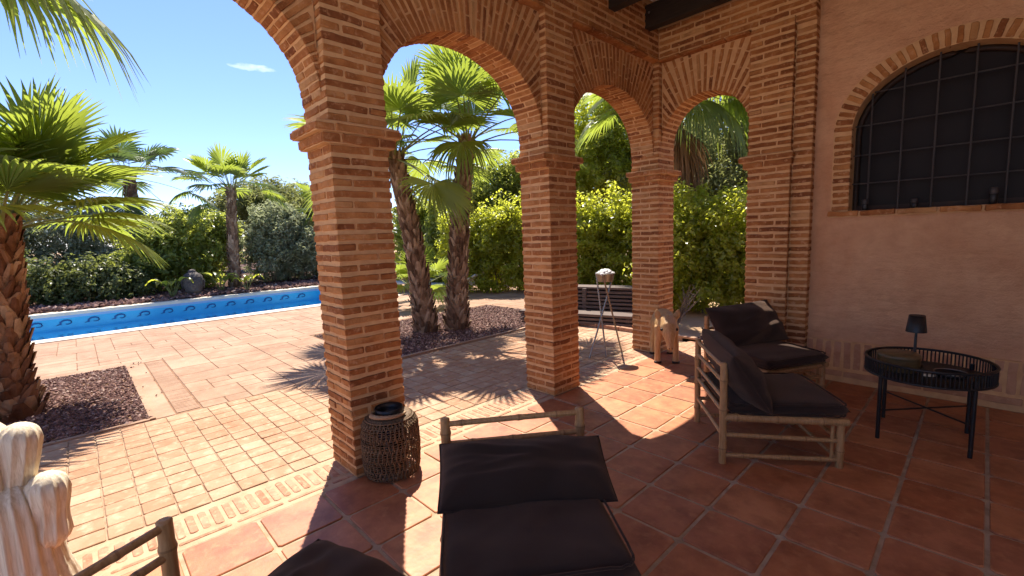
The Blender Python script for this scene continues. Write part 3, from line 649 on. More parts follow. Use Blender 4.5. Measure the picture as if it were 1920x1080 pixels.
# terrain: one sheet with the pool cut out
NX, FX, PY0, PY1 = -8.33, -12.65, -12.0, 2.75
G = 600
s = MB(); zg = -.02
s.quad((NX + .1, -G, zg), (G, -G, zg), (G, G, zg), (NX + .1, G, zg)); s.quad((-G, -G, zg), (FX - .1, -G, zg), (FX - .1, G, zg), (-G, G, zg))
s.quad((FX - .1, PY1 + .1, zg), (NX + .1, PY1 + .1, zg), (NX + .1, G, zg), (FX - .1, G, zg)); s.quad((FX - .1, -G, zg), (NX + .1, -G, zg), (NX + .1, PY0 - .1, zg), (FX - .1, PY0 - .1, zg))
o = s.obj('ground', M['sand']); o['kind'] = 'structure'
s = MB()
s.add([(-13.0, -14, .0), (-13.0, 5.5, .0), (-16.5, 5.5, .22), (-30, 8, .3), (-30, -16, .3), (-16.5, -14, .22)], [(0, 1, 2, 5), (5, 2, 3, 4)]); o = s.obj('garden_bank', M['mulch']); o['kind'] = 'structure'
s = MB(); s.box((NX, PY0, -.06), (-7.975, PY1 + .36, .012)); s.box((FX - .36, PY0, -.06), (FX, PY1 + .36, .02)); s.box((FX, PY1, -.06), (NX, PY1 + .36, .016))
o = s.obj('pool_coping', M['coping']); o['kind'] = 'structure'
pl = thing('swimming_pool', 'long rectangular swimming pool with blue mosaic walls and a navy wave frieze', 'pool')
s = MB(); D = -1.5
s.quad((FX, PY0, D), (NX, PY0, D), (NX, PY1, D), (FX, PY1, D)); zb = -.12
s.quad((FX, PY0, D), (FX, PY1, D), (FX, PY1, zb), (FX, PY0, zb)); s.quad((NX, PY0, D), (NX, PY1, D), (NX, PY1, -.06), (NX, PY0, -.06)); s.quad((FX, PY1, D), (NX, PY1, D), (NX, PY1, -.06), (FX, PY1, -.06)); s.quad((FX, PY0, D), (NX, PY0, D), (NX, PY0, -.06), (FX, PY0, -.06))
s.obj('basin', M['pool_tile'], pl)
s = MB(); s.quad((FX, PY0, zb), (FX, PY1, zb), (FX, PY1, -.06), (FX, PY0, -.06)); s.obj('pale_band', M['pool_pale'], pl)
y = -6.0
while y < PY1 - .35:                                           # running wave motif: a crest curling over a dot, on a base stroke
    s = MB(); pr = []; cz_ = -.235
    for i in range(9):
        u = i / 8; ang_ = R(205) - R(330) * u; rr = .085 - .05 * u
        pr.append((FX + .012, y + .16 + rr * math.cos(ang_) * 1.5, cz_ + rr * math.sin(ang_) * .95))
    pr = [(FX + .012, y - .03, cz_ - .045), (FX + .012, y + .02, cz_ - .03)] + pr
    s.tube(pr, [.005, .012] + [.019, .020, .019, .018, .016, .014, .012, .010, .007], 6); s.obj('wave_motif', M['pool_navy'], pl); y += .50
s = MB(); s.quad((FX, PY0, -.40), (NX, PY0, -.40), (NX, PY1, -.40), (FX, PY1, -.40)); s.obj('water', M['water'], pl)

# ------------------------------------------------------------------ palms
def frond_np(c, az, el, L, Rf, droop=.35, span=125, nseg=38, tip=.5, cup=.18, pr=.013, g=None):
    """one fan leaf: petiole + folded segments. returns verts, quads, material ids"""
    c = np.array(c, float); d = np.array([math.cos(az) * math.cos(el), math.sin(az) * math.cos(el), math.sin(el)])
    sag = g if g is not None else .22 * L * max(0.15, math.cos(el))
    V = []; F = []; MI = []
    ts = np.linspace(0, 1, 6); P = c[None] + d[None] * (L * ts)[:, None]; P[:, 2] -= sag * ts ** 2
    T = d * L; T[2] -= 2 * sag; T /= np.linalg.norm(T)
    up = np.array([0, 0, 1.0])
    S = np.cross(T, up); ns = np.linalg.norm(S)
    S = S / ns if ns > .15 else np.array([-math.sin(az), math.cos(az), 0.0])
    Nn = np.cross(S, T)
    rr = pr * (1.7 - .9 * ts)
    for i in range(6):
        for k in range(4):
            a = k * math.pi / 2 + .78; V.append(P[i] + S * (rr[i] * math.cos(a)) + Nn * (rr[i] * .6 * math.sin(a)))
    for i in range(5):
        for k in range(4): F.append((i * 4 + k, i * 4 + (k + 1) % 4, i * 4 + 4 + (k + 1) % 4, i * 4 + 4 + k)); MI.append(1)
    E_ = P[-1]; ss = np.array([0.02, .2, .4, .56, .68, .82, 1.0]); da = R(span) * 2 / nseg
    for q in range(nseg):
        a = -R(span) + da * (q + .5) + rng.normal(0, .012); ca, sa = math.cos(a), math.sin(a)
        dirv = T * ca + S * sa; per = -T * sa + S * ca
        Rq = Rf * (.80 + .2 * math.cos(a * .9)) * rng.uniform(.93, 1.05); tq = tip * rng.uniform(.5, 1.35); tw = rng.normal(0, .05)
        hw = np.where(ss < .57, np.tan(da / 2) * ss * 1.03, np.tan(da / 2) * .58 * np.clip((1.0 - ss) / .44, 0.02, 1) ** .8) * Rq
        b0 = len(V)
        for k, sv in enumerate(ss):
            p = E_ + dirv * (Rq * sv) + Nn * (cup * Rq * sv * abs(sa) ** 1.5)
            z = droop * Rq * sv ** 2 * .7 + (tq * Rq * max(0, sv - .5) ** 1.6 * 1.5 if sv > .5 else 0)
            p = p + np.array([0, 0, -z]); p -= dirv * (.5 * max(0, z) * sv * .5); p += per * (tw * Rq * max(0, sv - .45))
            fold = hw[k] * .75
            V.append(p - per * hw[k] - Nn * fold); V.append(p + Nn * fold * .3); V.append(p + per * hw[k] - Nn * fold)
        for k in range(len(ss) - 1):
            o = b0 + 3 * k; F.append((o, o + 1, o + 4, o + 3)); F.append((o + 1, o + 2, o + 5, o + 4)); MI += [0, 0]
    return np.array(V), np.array(F), MI
def palm(base, top, r0, r1, label, fronds, leaf='palm_leaf', boots=16, bark='bark', seed=1, L=.85, Rf=.8, n=24, boot_len=.17, lowest=-35, skirt=0, nseg=38, flare=1.35, bump=1.0):
    global rng
    rng = np.random.default_rng(seed); random.seed(seed)
    t = thing('fan_palm', label, 'palm tree', base, 0, 'fan palms in the garden')
    base = Vector(base); top = Vector(top) - base
    s = MB(); H = top.length; K = 10
    bend = Vector((top.x, top.y, 0)) * .25
    def ax(u): return top * u - bend * (math.sin(math.pi * u) * .5)
    def rad(u): return (r0 + (r1 - r0) * u) * (1 + (flare - 1) * max(0, 1 - u * 5) ** 1.5)
    s.ring([[ax(i / K) + Vector((rad(i / K) * .86 * math.cos(a), rad(i / K) * .86 * math.sin(a), 0)) for a in [2 * math.pi * j / 16 for j in range(16)]] for i in range(K + 1)], 0, True)
    nb = int(H * boots * 1.5 / .32); ga = 2.399963
    for i in range(nb):                                        # cut leaf bases in a spiral, overlapping like scales
        u = (i + .5) / nb; a = i * ga + random.uniform(-.12, .12); c = ax(u); r = rad(u)
        o = Vector((math.cos(a), math.sin(a), 0)); tg = Vector((-math.sin(a), math.cos(a), 0)); up = Vector((0, 0, 1))
        ln = boot_len * random.uniform(.75, 1.5); w0 = r * .30 * random.uniform(.7, 1.35); lean = random.uniform(.10, .46) * bump
        sk = random.uniform(-.55, .55); th_ = r * .10
        b0 = c + o * (r * .80) - up * ln * .35; m0 = c + o * (r * (.93 + .12 * lean)) + up * ln * .18 + tg * sk * ln * .25; e0 = c + o * (r * (.98 + lean * .55)) + up * ln * .62 + tg * sk * ln * .6
        rings = []
        for p, ww, tt in ((b0, w0, th_ * .5), (m0, w0 * .85, th_), (e0, w0 * .42, th_ * .8)):
            rings.append([p - tg * ww, p + o * tt, p + tg * ww, p - o * tt * .8])
        s.ring(rings, 0, False, True)
        if random.random() < .4:                               # torn fibre strip
            q = e0 + up * random.uniform(-.05, .1) * H * .2 + o * .02; s.add([e0 - tg * .012, e0 + tg * .012, q + tg * .004, q - tg * .004], [(0, 1, 2, 3)], 0)
    s.obj('trunk', M[bark], t)
    fl = list(fronds); cz = top
    for i in range(n):
        u = (i + .5) / n; az = i * ga + seed + random.uniform(-.2, .2); el = R(82 - (82 - lowest) * u ** .85 + random.uniform(-7, 7))
        fl.append((az, el, L * random.uniform(.85, 1.1) * (.62 + .5 * min(1, u * 2.2)), Rf * random.uniform(.88, 1.1) * (.72 + .32 * min(1, u * 3)), .04 + .30 * u, .12 + .42 * u))
    for (az, el, l_, rf, dr, tp) in fl:
        V, F, MI = frond_np(cz + Vector((math.cos(az), math.sin(az), 0)) * r1 * .5 - Vector((0, 0, .12 * random.random())), az, el, l_, rf, dr * .7, 118, nseg, tp * .7)
        np_obj('frond', V, F, [M[leaf], M['petiole']], t, False, MI)
    for i in range(skirt):
        az = R(-60 + 150 * i / skirt); V, F, MI = frond_np(cz - Vector((0, 0, .25 + .5 * random.random())), az, R(-58 - 26 * random.random()), L * random.uniform(.3, .6), Rf * random.uniform(.8, 1.15), .25, 50, 16, 1.2, .3)
        np_obj('dead_frond', V, F, [M['palm_dead'], M['palm_dead']], t, False, MI)
    return t
def dirA(p, q): return math.atan2(q[1] - p[1], q[0] - p[0])
palm((-3.44, -3.62, -.02), (-3.46, -3.52, 1.80), .165, .15, 'thick shaggy fan palm in the left gravel bed, cut by the picture edge',
     [(R(84), R(6), .55, .66, .55, .6), (R(66), R(40), .66, .80, .15, .3), (R(80), R(68), .72, .84, .08, .2), (R(95), R(52), .80, .80, .15, .3), (R(50), R(62), .75, .82, .1, .2), (R(115), R(76), .8, .85, .08, .2), (R(110), R(24), .7, .7, .35, .5)],
     'palm_leaf', 34, 'bark_red', 3, .60, .72, 20, .15, 20, 0, 40)
palm((-3.0, -4.30, -.02), (-2.95, -4.0, 3.62), .17, .14, 'tall fan palm whose single frond hangs into the upper left corner',
     [(R(64), R(12), .78, 1.0, .7, 1.1), (R(54), R(20), .72, .92, .6, 1.1)], 'palm_leaf', 20, 'bark', 4, .75, .8, 9, .16, 30, 0, 44)
palm((-3.53, .93, -.02), (-3.71, .64, 2.82), .165, .125, 'left trunk of the twin fan palms seen through the middle arch, leaning left',
     [(R(42), R(-20), .62, .74, .75, .4), (R(60), R(58), .95, .75, .15, .3), (R(20), R(34), 1.0, .75, .3, .5), (R(80), R(24), 1.0, .75, .3, .5), (R(-20), R(45), 1.0, .75, .25, .4), (R(50), R(76), .95, .8, .1, .3)], 'palm_leaf', 24, 'bark', 5, .9, .70, 12, .16, -12, 0, 40, 1.3, .8)
palm((-3.30, 1.37, -.02), (-3.13, 1.63, 3.02), .165, .13, 'right trunk of the twin fan palms seen through the middle arch, leaning right',
     [(R(-48), R(0), .42, .72, .75, .9), (R(-110), R(14), 1.0, .72, .35, .7), (R(-60), R(66), 1.0, .78, .12, .3), (R(0), R(44), 1.05, .75, .2, .5), (R(-150), R(40), 1.05, .75, .25, .5), (R(30), R(20), 1.1, .75, .35, .6), (R(-20), R(82), 1.0, .8, .1, .3)], 'palm_leaf', 24, 'bark', 6, .98, .72, 13, .16, 0, 0, 40, 1.3, .8)
palm((-14.3, .66, .12), (-14.2, .80, 3.30), .165, .135, 'single straight fan palm beyond the pool, standing against the blue sky', [(R(-100), R(6), 1.1, .66, .5, .7), (R(-75), R(-22), .9, .6, .7, .6), (R(70), R(4), 1.0, .66, .5, .7), (R(40), R(70), .75, .82, .1, .2), (R(-60), R(78), .75, .82, .1, .2), (R(90), R(48), .8, .8, .1, .2), (R(-90), R(50), .8, .8, .1, .2)],
     'palm_leaf', 18, 'bark', 8, .92, .68, 14, .18, 10, 0, 26, 1.2)
palm((-19.2, -1.35, .25), (-19.0, -1.3, 4.1), .22, .18, 'drooping dark fan palm beyond the pool, half hidden by the big left palm', [(R(-20), R(-52), 1.2, 1.0, .5, .4), (R(62), R(-40), 1.7, .95, .6, .4), (R(75), R(20), 1.7, 1.0, .4, .5), (R(80), R(-6), 1.9, 1.0, .5, .6), (R(-30), R(74), 1.0, 1.0, .1, .3), (R(60), R(48), 1.4, .9, .3, .4)],
     'palm_grey', 14, 'bark', 9, 1.1, 1.0, 10, .22, 0, 0, 26, 1.2)
palm((-15.8, 4.6, .25), (-15.7, 4.7, 2.5), .22, .2, 'small fan palm beside the nearest pier, its fronds over the olive shrub', [(R(-80), R(25), 1.2, .9, .4, .5), (R(-95), R(56), 1.3, .9, .2, .4)], 'palm_leaf', 12, 'bark', 10, 1.0, .9, 12, .22, 5, 0, 24)
palm((-1.62, 5.45, -.02), (-1.55, 5.42, 4.1), .16, .14, 'tall fan palm behind the corner pier, dead brown fronds below its crown',
     [(R(-15), R(10), .9, .85, .5, .8), (R(20), R(4), .9, .85, .5, .8), (R(-35), R(-14), .75, .8, .9, 1.3), (R(8), R(-18), .7, .8, .9, 1.3), (R(-70), R(-8), .8, .8, .9, 1.2), (R(35), R(-6), .9, .8, .9, 1.2), (R(-120), R(12), 1.0, .85, .4, .6), (R(-40), R(24), .9, .85, .4, .6), (R(-150), R(0), 1.15, .85, .5, .5)], 'palm_leaf', 18, 'bark', 11, .95, .8, 12, .16, 15, 9, 36)
palm((-6.3, 2.5, -.02), (-6.3, 2.5, .35), .16, .14, 'low young fan palm with bright fronds behind the twin palm trunks', [(R(-30), R(45), .8, .65, .2, .3), (R(-50), R(25), .8, .65, .3, .3)], 'palm_leaf', 12, 'bark', 12, .8, .62, 10, .12, 15, 0, 30)

# ------------------------------------------------------------------ shrubs, hedges and trees
def foliage(blobs, n, size, aspect=.45, clump=.16, per=34, seed=0, flat=0.0, up=.35):
    g = np.random.default_rng(seed); tot = sum(b[6] for b in blobs) if len(blobs[0]) > 6 else None
    vol = np.array([b[3] * b[4] + b[3] * b[5] + b[4] * b[5] for b in blobs]); vol = vol / vol.sum(); P = []; O = []
    for b, f in zip(blobs, vol):
        k = max(3, int(n * f / per)); d = g.normal(size=(k, 3)); d /= np.linalg.norm(d, axis=1)[:, None]
        r = 1 - .62 * g.random(k) ** 1.9
        wob = 1 + .16 * np.sin(3.1 * d[:, 0] + 5 * d[:, 2] + seed) + .12 * np.sin(6.3 * d[:, 1] - 4 * d[:, 2] + 2 * seed) + .10 * g.normal(size=k)
        c = np.array(b[:3]) + d * (r * wob)[:, None] * np.array(b[3:6])
        rad = clump * g.uniform(.5, 1.5, k)
        q = g.normal(size=(k, per, 3)); ql = np.linalg.norm(q, axis=2, keepdims=True); q = q / ql * (g.random((k, per, 1)) ** .45)
        q[:, :, 2] *= (1 - flat)
        P.append((c[:, None] + q * rad[:, None, None]).reshape(-1, 3)); O.append((q * .8 + d[:, None] * .5 + np.array([0, 0, up])).reshape(-1, 3))
    P = np.concatenate(P); O = np.concatenate(O); m = P[:, 2] > .03; P, O = P[m], O[m]; N_ = len(P)
    nr = O + g.normal(0, .55, (N_, 3)); nr /= np.linalg.norm(nr, axis=1)[:, None]
    t = np.cross(nr, g.normal(size=(N_, 3))); t /= np.linalg.norm(t, axis=1)[:, None] + 1e-9; s_ = np.cross(nr, t)
    L = size * g.uniform(.6, 1.35, N_)[:, None]
    V = np.stack([P - t * L * .5, P + s_ * L * aspect * .5 + nr * L * .08, P + t * L * .5 - nr * L * .1, P - s_ * L * aspect * .5 + nr * L * .08], 1).reshape(-1, 3)
    return V, np.arange(N_ * 4).reshape(-1, 4)
def shrub(name, label, cat, base, blobs, n, size, leaf, stems=5, aspect=.45, clump=.16, seed=0, per=34, group=None, stem_r=.018, flat=0., part='foliage', trunk=None):
    t = thing(name, label, cat, base, 0, group)
    V, F = foliage(blobs, int(n * (2.5 if trunk else 2.6)), size * 1.25, aspect * 1.15, clump, per, seed, flat); np_obj(part, V, F, M[leaf], t)
    random.seed(seed); s = MB()
    for i in range(stems):
        b = blobs[i % len(blobs)]; e = Vector((b[0] + random.uniform(-.5, .5) * b[3], b[1] + random.uniform(-.5, .5) * b[4], b[2] + random.uniform(-.1, .55) * b[5]))
        o = Vector((b[0] * .45 + random.uniform(-.15, .15), b[1] * .45 + random.uniform(-.15, .15), -.03)) if not trunk else Vector((random.uniform(-.05, .05), random.uniform(-.05, .05), -.03))
        m = o.lerp(e, .5) + Vector((random.uniform(-.1, .1), random.uniform(-.1, .1), .1)); rr = stem_r * random.uniform(.7, 1.3)
        s.tube([o, o.lerp(m, .5), m, m.lerp(e, .55), e], [rr * 1.3, rr * 1.1, rr * .9, rr * .6, rr * .25], 6)
    s.obj('trunk' if trunk else 'stem', M['twig'], t); return t
GH = 'bright clipped hedge shrubs behind the arches'
def hedge(label, p0, p1, h, w_, n, size, leaf, seed, cat='hedge', name='hedge_shrub', group=None):
    p0 = Vector(p0); p1 = Vector(p1); L_ = (p1 - p0).length; k = max(2, round(L_ / .8)); blobs = []; random.seed(seed); c = (p0 + p1) / 2
    for i in range(k):
        p = p0.lerp(p1, (i + .5) / k) - c
        blobs.append((p.x, p.y, h * .36, L_ / k * .75, w_ * .5, h * .42)); blobs.append((p.x + random.uniform(-.15, .15), p.y, h * .70 + random.uniform(-.08, .04), L_ / k * .7, w_ * .46, h * .32))
    return shrub(name, label, cat, (c.x, c.y, -.01), blobs, n, size, leaf, 4 * k, .55, .17, seed, 34, group, .014)
hedge('yellow green leafy hedge shrub between the palm trunks and the middle pier', (-7.4, 4.3), (-5.0, 6.3), 2.42, 1.3, 15000, .075, 'leaf_bright', 21, group=GH)
hedge('yellow green leafy hedge shrub behind the tripod brazier and stacked planks', (-4.75, 6.0), (-2.6, 7.2), 2.30, 1.3, 14000, .075, 'leaf_bright', 22, group=GH)
hedge('tall bright leafy hedge shrub filling the narrow arch, dense and closest to the house', (-1.7, 4.9), (.9, 5.35), 2.08, 1.3, 20000, .062, 'leaf_bright', 23, group=GH)
hedge('green and yellow shrub behind the young fan palm, left of the twin trunks', (-10.2, 4.6), (-8.0, 4.9), 2.6, 1.4, 8000, .09, 'leaf_green', 24, group=GH)
GP = 'shrubs along the far side of the pool'
shrub('garden_shrub', 'loose yellow green shrub behind the stone head beyond the pool', 'shrub', (-15.2, -.55, .12), [(0, -.55, 1.0, .9, .9, .95), (0, .5, 1.15, .9, .85, 1.1), (.1, -.1, 1.9, .8, .95, .65), (0, -1.2, .8, .7, .7, .7), (-.2, 1.0, 1.9, .6, .6, .6)], 9000, .10, 'leaf_green', 10, .5, .2, 25, group=GP)
shrub('garden_shrub', 'silvery grey green shrub beyond the pool, right of the straight palm', 'shrub', (-15.1, 2.35, .12), [(0, -.4, 1.15, .9, .95, 1.1), (0, .55, 1.2, .9, .95, 1.2), (0, .1, 2.0, .75, .9, .75), (.2, 1.4, 1.0, .7, .8, .9)], 12000, .105, 'leaf_olive', 9, .34, .2, 26, group=GP)
shrub('garden_shrub', 'low dark green hedge shrub beyond the pool under the left palm fronds', 'shrub', (-14.4, -3.6, .06), [(0, -1.6, .55, .6, .9, .62), (0, -.4, .58, .6, .9, .66), (0, .8, .55, .6, .85, .66), (.1, 1.5, .4, .5, .6, .5)], 9000, .085, 'leaf_dark', 8, .5, .18, 27, group=GP)
shrub('garden_shrub', 'pale grey olive shrub behind the low dark hedge at the left', 'shrub', (-17.4, -3.3, .2), [(0, -1.4, 1.6, 1.0, 1.1, 1.4), (0, 0, 1.6, 1.0, 1.1, 1.5), (0, 1.1, 1.3, .9, 1.0, 1.3)], 9000, .11, 'leaf_olive', 8, .34, .22, 28, group=GP)
shrub('garden_shrub', 'dense mid green shrub between the straight palm and the drooping palm', 'shrub', (-18.3, .35, .2), [(0, -.8, 1.3, 1.0, 1.1, 1.3), (0, .5, 1.3, 1.0, 1.1, 1.2), (0, .2, 2.1, .9, 1.0, .6)], 8000, .11, 'leaf_green', 6, .5, .22, 29, group=GP)
GT = 'trees at the back of the garden'
def tree(label, base, h, cr, blobs, n, size, leaf, seed, stems=9, r=.05, aspect=.4, clump=.30):
    return shrub('garden_tree', label, 'tree', base, blobs, n, size, leaf, stems, aspect, clump, seed, 36, GT, r, 0., 'crown', True)
tree('rounded yellowish pine rising behind the olive shrub beyond the pool', (-22.5, 4.2, .2), 4.6, 2, [(0, -1.2, 3.0, 1.3, 1.3, 1.2), (0, .4, 3.4, 1.3, 1.4, 1.2), (0, 1.8, 2.9, 1.3, 1.3, 1.2), (0, 3.3, 2.6, 1.3, 1.3, 1.1)], 11000, .15, 'leaf_pine', 31, 8, .08, .3, .34)
tree('pale feathery tree behind the hedge, to the left of the middle pier', (-9.4, 7.9, -.02), 4.4, 2, [(0, -.2, 3.0, 1.0, 1.0, 1.1), (.7, .6, 3.5, .9, .9, .9), (-.8, -.6, 2.4, .9, .9, .9), (.3, .4, 2.2, 1.0, 1.0, 1.0)], 9000, .12, 'leaf_green', 32, 9, .05, .35, .28)
tree('slender bright green tree in the arch above the tripod brazier', (-5.5, 8.6, -.02), 5.6, 2, [(0, 0, 3.6, 1.1, 1.1, 1.2), (.8, .5, 4.3, 1.0, 1.0, 1.0), (-.8, -.5, 4.0, 1.0, 1.0, 1.1), (.9, .6, 3.0, 1.0, 1.0, .9), (-.9, -.6, 2.8, .9, .9, .8), (.2, .1, 5.0, .9, .9, .8)], 13000, .105, 'leaf_bright', 33, 12, .04, .4, .26)
tree('dark grey green pine filling the top of the narrow arch', (-2.0, 9.0, -.02), 6, 2, [(0, 0, 3.2, 1.5, 1.5, 1.4), (.9, .3, 4.2, 1.3, 1.3, 1.2), (-.9, -.3, 4.4, 1.2, 1.2, 1.1), (.3, 0, 2.2, 1.5, 1.5, 1.2), (1.4, .5, 3.0, 1.2, 1.2, 1.3), (-1.4, -.4, 2.8, 1.2, 1.2, 1.3)], 13000, .10, 'leaf_pine', 34, 10, .07, .28, .28)
tree('dark rounded tree low behind the pale feathery tree', (-12.0, 8.6, -.02), 3.8, 2, [(0, 0, 2.3, 1.5, 1.5, 1.3), (1.4, .9, 2.2, 1.3, 1.3, 1.3), (-1.4, -.8, 2.2, 1.3, 1.3, 1.2)], 9000, .13, 'leaf_dark', 35, 8, .06, .4, .3)
tree('broad green tree at the far right of the narrow arch', (1.6, 8.2, -.02), 4.5, 2, [(0, 0, 2.6, 1.5, 1.2, 1.5), (-1.2, 0, 2.2, 1.2, 1.2, 1.4), (1.4, .2, 2.4, 1.2, 1.2, 1.4)], 8000, .12, 'leaf_dark', 36, 8, .06, .4, .3)
tree('tall dark pine far behind the slender bright tree', (-6.2, 13.5, -.02), 7, 2, [(0, 0, 4.0, 2.2, 2.0, 2.2), (2.4, .8, 3.6, 2.0, 1.8, 2.2), (-2.4, -.8, 3.6, 2.0, 1.8, 2.2), (4.6, 1.2, 3.8, 2.0, 1.8, 2.2), (3.2, .8, 5.4, 1.8, 1.6, 1.4)], 9000, .17, 'leaf_pine', 37, 8, .08, .35, .4)
# broad leaved plants beside the stone head
def broad(label, base, n, ln, wd, seed, leaf='leaf_bright'):
    random.seed(seed); t = thing('broadleaf_plant', label, 'plant', base, 0, 'broad leaved plants beside the stone head'); s = MB(); st_ = MB()
    for i in range(n):
        a = i * 2.4 + random.uniform(-.3, .3); h = ln * random.uniform(.5, 1.0); o = Vector((math.cos(a), math.sin(a), 0)); tg = Vector((-o.y, o.x, 0)); p = o * .05 * i / n
        q = p + o * h * .35 + Vector((0, 0, h * .75)); st_.tube([p, p.lerp(q, .5) + Vector((0, 0, .05)), q], [.012, .01, .006], 5)
        L_ = h * .85; W_ = wd * random.uniform(.7, 1.1); m = 5; L0 = [q + o * (L_ * k / m * .8) + Vector((0, 0, .18 * math.sin(k / m * 2.2) - .42 * L_ * (k / m) ** 2)) for k in range(m + 1)]
        wv = [.25, .8, 1, .85, .5, .04]
        s.add([c + tg * W_ * e * wv[k] * .5 + Vector((0, 0, .04 * abs(e))) for k, c in enumerate(L0) for e in (-1, 0, 1)], [(3 * k + j, 3 * k + j + 1, 3 * k + j + 4, 3 * k + j + 3) for k in range(m) for j in (0, 1)], 0, True)
    s.obj('foliage', M[leaf], t); st_.obj('stem', M['petiole'], t)
broad('bright yellow leaved plant on the left of the stone head', (-13.45, -1.12, .04), 7, .62, .26, 3)
broad('green broad leaved plant on the right of the stone head, by the palm foot', (-13.75, .15, .06), 9, .75, .24, 4, 'leaf_green')
broad('lime leaved plant drooping to the pool edge, right of the palm foot', (-13.3, .75, .05), 5, .5, .24, 5)
# bare grey branches at the hedge foot, right of the corner pier
t = thing('bare_shrub', 'leafless grey twiggy branches just right of the corner pier', 'shrub', (-.55, 3.5, -.01)); s = MB(); random.seed(77)
for i in range(9):
    a = random.uniform(-.9, .9); e = Vector((.12 + .2 * random.random(), a * .2, .35 + .35 * random.random())); s.tube([(0, 0, 0), e * .4 + Vector((0, 0, .06)), e], [.011, .008, .003], 5)
    for k in range(3):
        f = e * random.uniform(.5, .9); s.tube([f, f + Vector((random.uniform(-.1, .15), random.uniform(-.12, .12), random.uniform(.08, .2)))], [.005, .002], 4)
s.obj('branches', M['twig'], t)

# ------------------------------------------------------------------ furniture
def pole(mb, nb, a, b, r, nodes=2, seed=0):
    """bamboo cane with swollen nodes"""
    a, b = Vector(a), Vector(b); L_ = (b - a).length; random.seed(seed)
    pts = [a]; rd = [r * .97]; us = sorted([(k + .5 + random.uniform(-.2, .2)) / nodes for k in range(nodes)])
    for u in us:
        for du, f in ((-.02 / L_, 1.0), (-.006 / L_, 1.13), (.006 / L_, 1.13), (.02 / L_, .98)):
            pts.append(a.lerp(b, min(max(u + du, .001), .999))); rd.append(r * f)
    pts.append(b); rd.append(r * .97); off = Vector((random.uniform(-1, 1), random.uniform(-1, 1), random.uniform(-1, 1))) * r * .12
    pts = [p + off * math.sin(math.pi * (p - a).length / L_) for p in pts]
    mb.tube(pts, rd, 12, 0)
    d = (b - a).normalized()
    for u in us:
        c = a.lerp(b, u) + off * math.sin(math.pi * u); nb.tube([c - d * .004, c + d * .004], r * 1.15, 12, 1)
def cushion(lx, ly, th, seed, nx=34, ny=34, puff=.35, ear=.04, wr=.008, boxy=False):
    """lx (height), ly (width): soft cushion with pinched edges, or a boxed pad"""
    g = np.random.default_rng(seed); U, Vv = np.meshgrid(np.linspace(-1, 1, nx), np.linspace(-1, 1, ny), indexing='ij')
    ph = g.uniform(0, 6.28, 8)
    if boxy:
        e = lambda a: np.clip(1 - np.abs(a) ** 14, 0, 1)
        prof = (e(U) * e(Vv)) ** .5; sx, sy = U * lx / 2, Vv * ly / 2; h = th / 2 * prof + .012 * (1 - U ** 2) * (1 - Vv ** 2)
    else:
        prof = ((1 - np.abs(U) ** 2.4) * (1 - np.abs(Vv) ** 3.4)).clip(0, 1) ** .5; h = th / 2 * prof
        sx = U * lx / 2 * (1 - ear * 1.6 * (1 - Vv ** 2)); sy = Vv * ly / 2 * (1 - ear * (1 - U ** 2))
    wrk = wr * (np.sin(5 * U + 3 * Vv + ph[0]) * np.sin(3.5 * Vv - 2 * U + ph[1]) + .6 * np.sin(9 * Vv + 4 * U * U + ph[2]) * np.abs(U) + .5 * np.sin(11 * U - 3 * Vv + ph[3]) * np.abs(Vv))
    # radiating creases from corners
    for sxn in (-1, 1):
        for syn in (-1, 1):
            dx, dy = U - sxn, Vv - syn; rr = np.hypot(dx, dy); wrk = wrk + wr * .7 * np.sin(np.arctan2(dy, dx) * 9 + ph[4]) * np.exp(-rr * 2.2)
    for q in range(5):
        u0, v0, an = g.uniform(-.8, .8), g.uniform(-.9, .9), g.uniform(-.6, .6); dx = (U - u0) * math.cos(an) + (Vv - v0) * math.sin(an); dy = -(U - u0) * math.sin(an) + (Vv - v0) * math.cos(an)
        wrk = wrk + wr * .8 * np.exp(-(dx / .09) ** 2 - (dy / .5) ** 2)
    w_ = prof * wrk
    top = np.stack([sx, sy, h + w_], 2).reshape(-1, 3); bot = np.stack([sx, sy, -h + w_ * .4], 2).reshape(-1, 3)
    n = nx * ny; F = []
    for i in range(nx - 1):
        for j in range(ny - 1):
            a = i * ny + j; F.append((a, a + ny, a + ny + 1, a + 1)); F.append((n + a, n + a + 1, n + a + ny + 1, n + a + ny))
    bd = [i * ny for i in range(nx)] + [(nx - 1) * ny + j for j in range(1, ny)] + [i * ny + ny - 1 for i in range(nx - 2, -1, -1)] + [j for j in range(ny - 2, 0, -1)]
    for k in range(len(bd)): a, b = bd[k], bd[(k + 1) % len(bd)]; F.append((a, b, n + b, n + a))
    return np.concatenate([top, bot]), np.array(F)
def weld(o):
    bm = bmesh.new(); bm.from_mesh(o.data); bmesh.ops.remove_doubles(bm, verts=bm.verts, dist=.0006); bmesh.ops.recalc_face_normals(bm, faces=bm.faces); bm.to_mesh(o.data); bm.free()
GC = 'bamboo lounge chairs with black cushions'
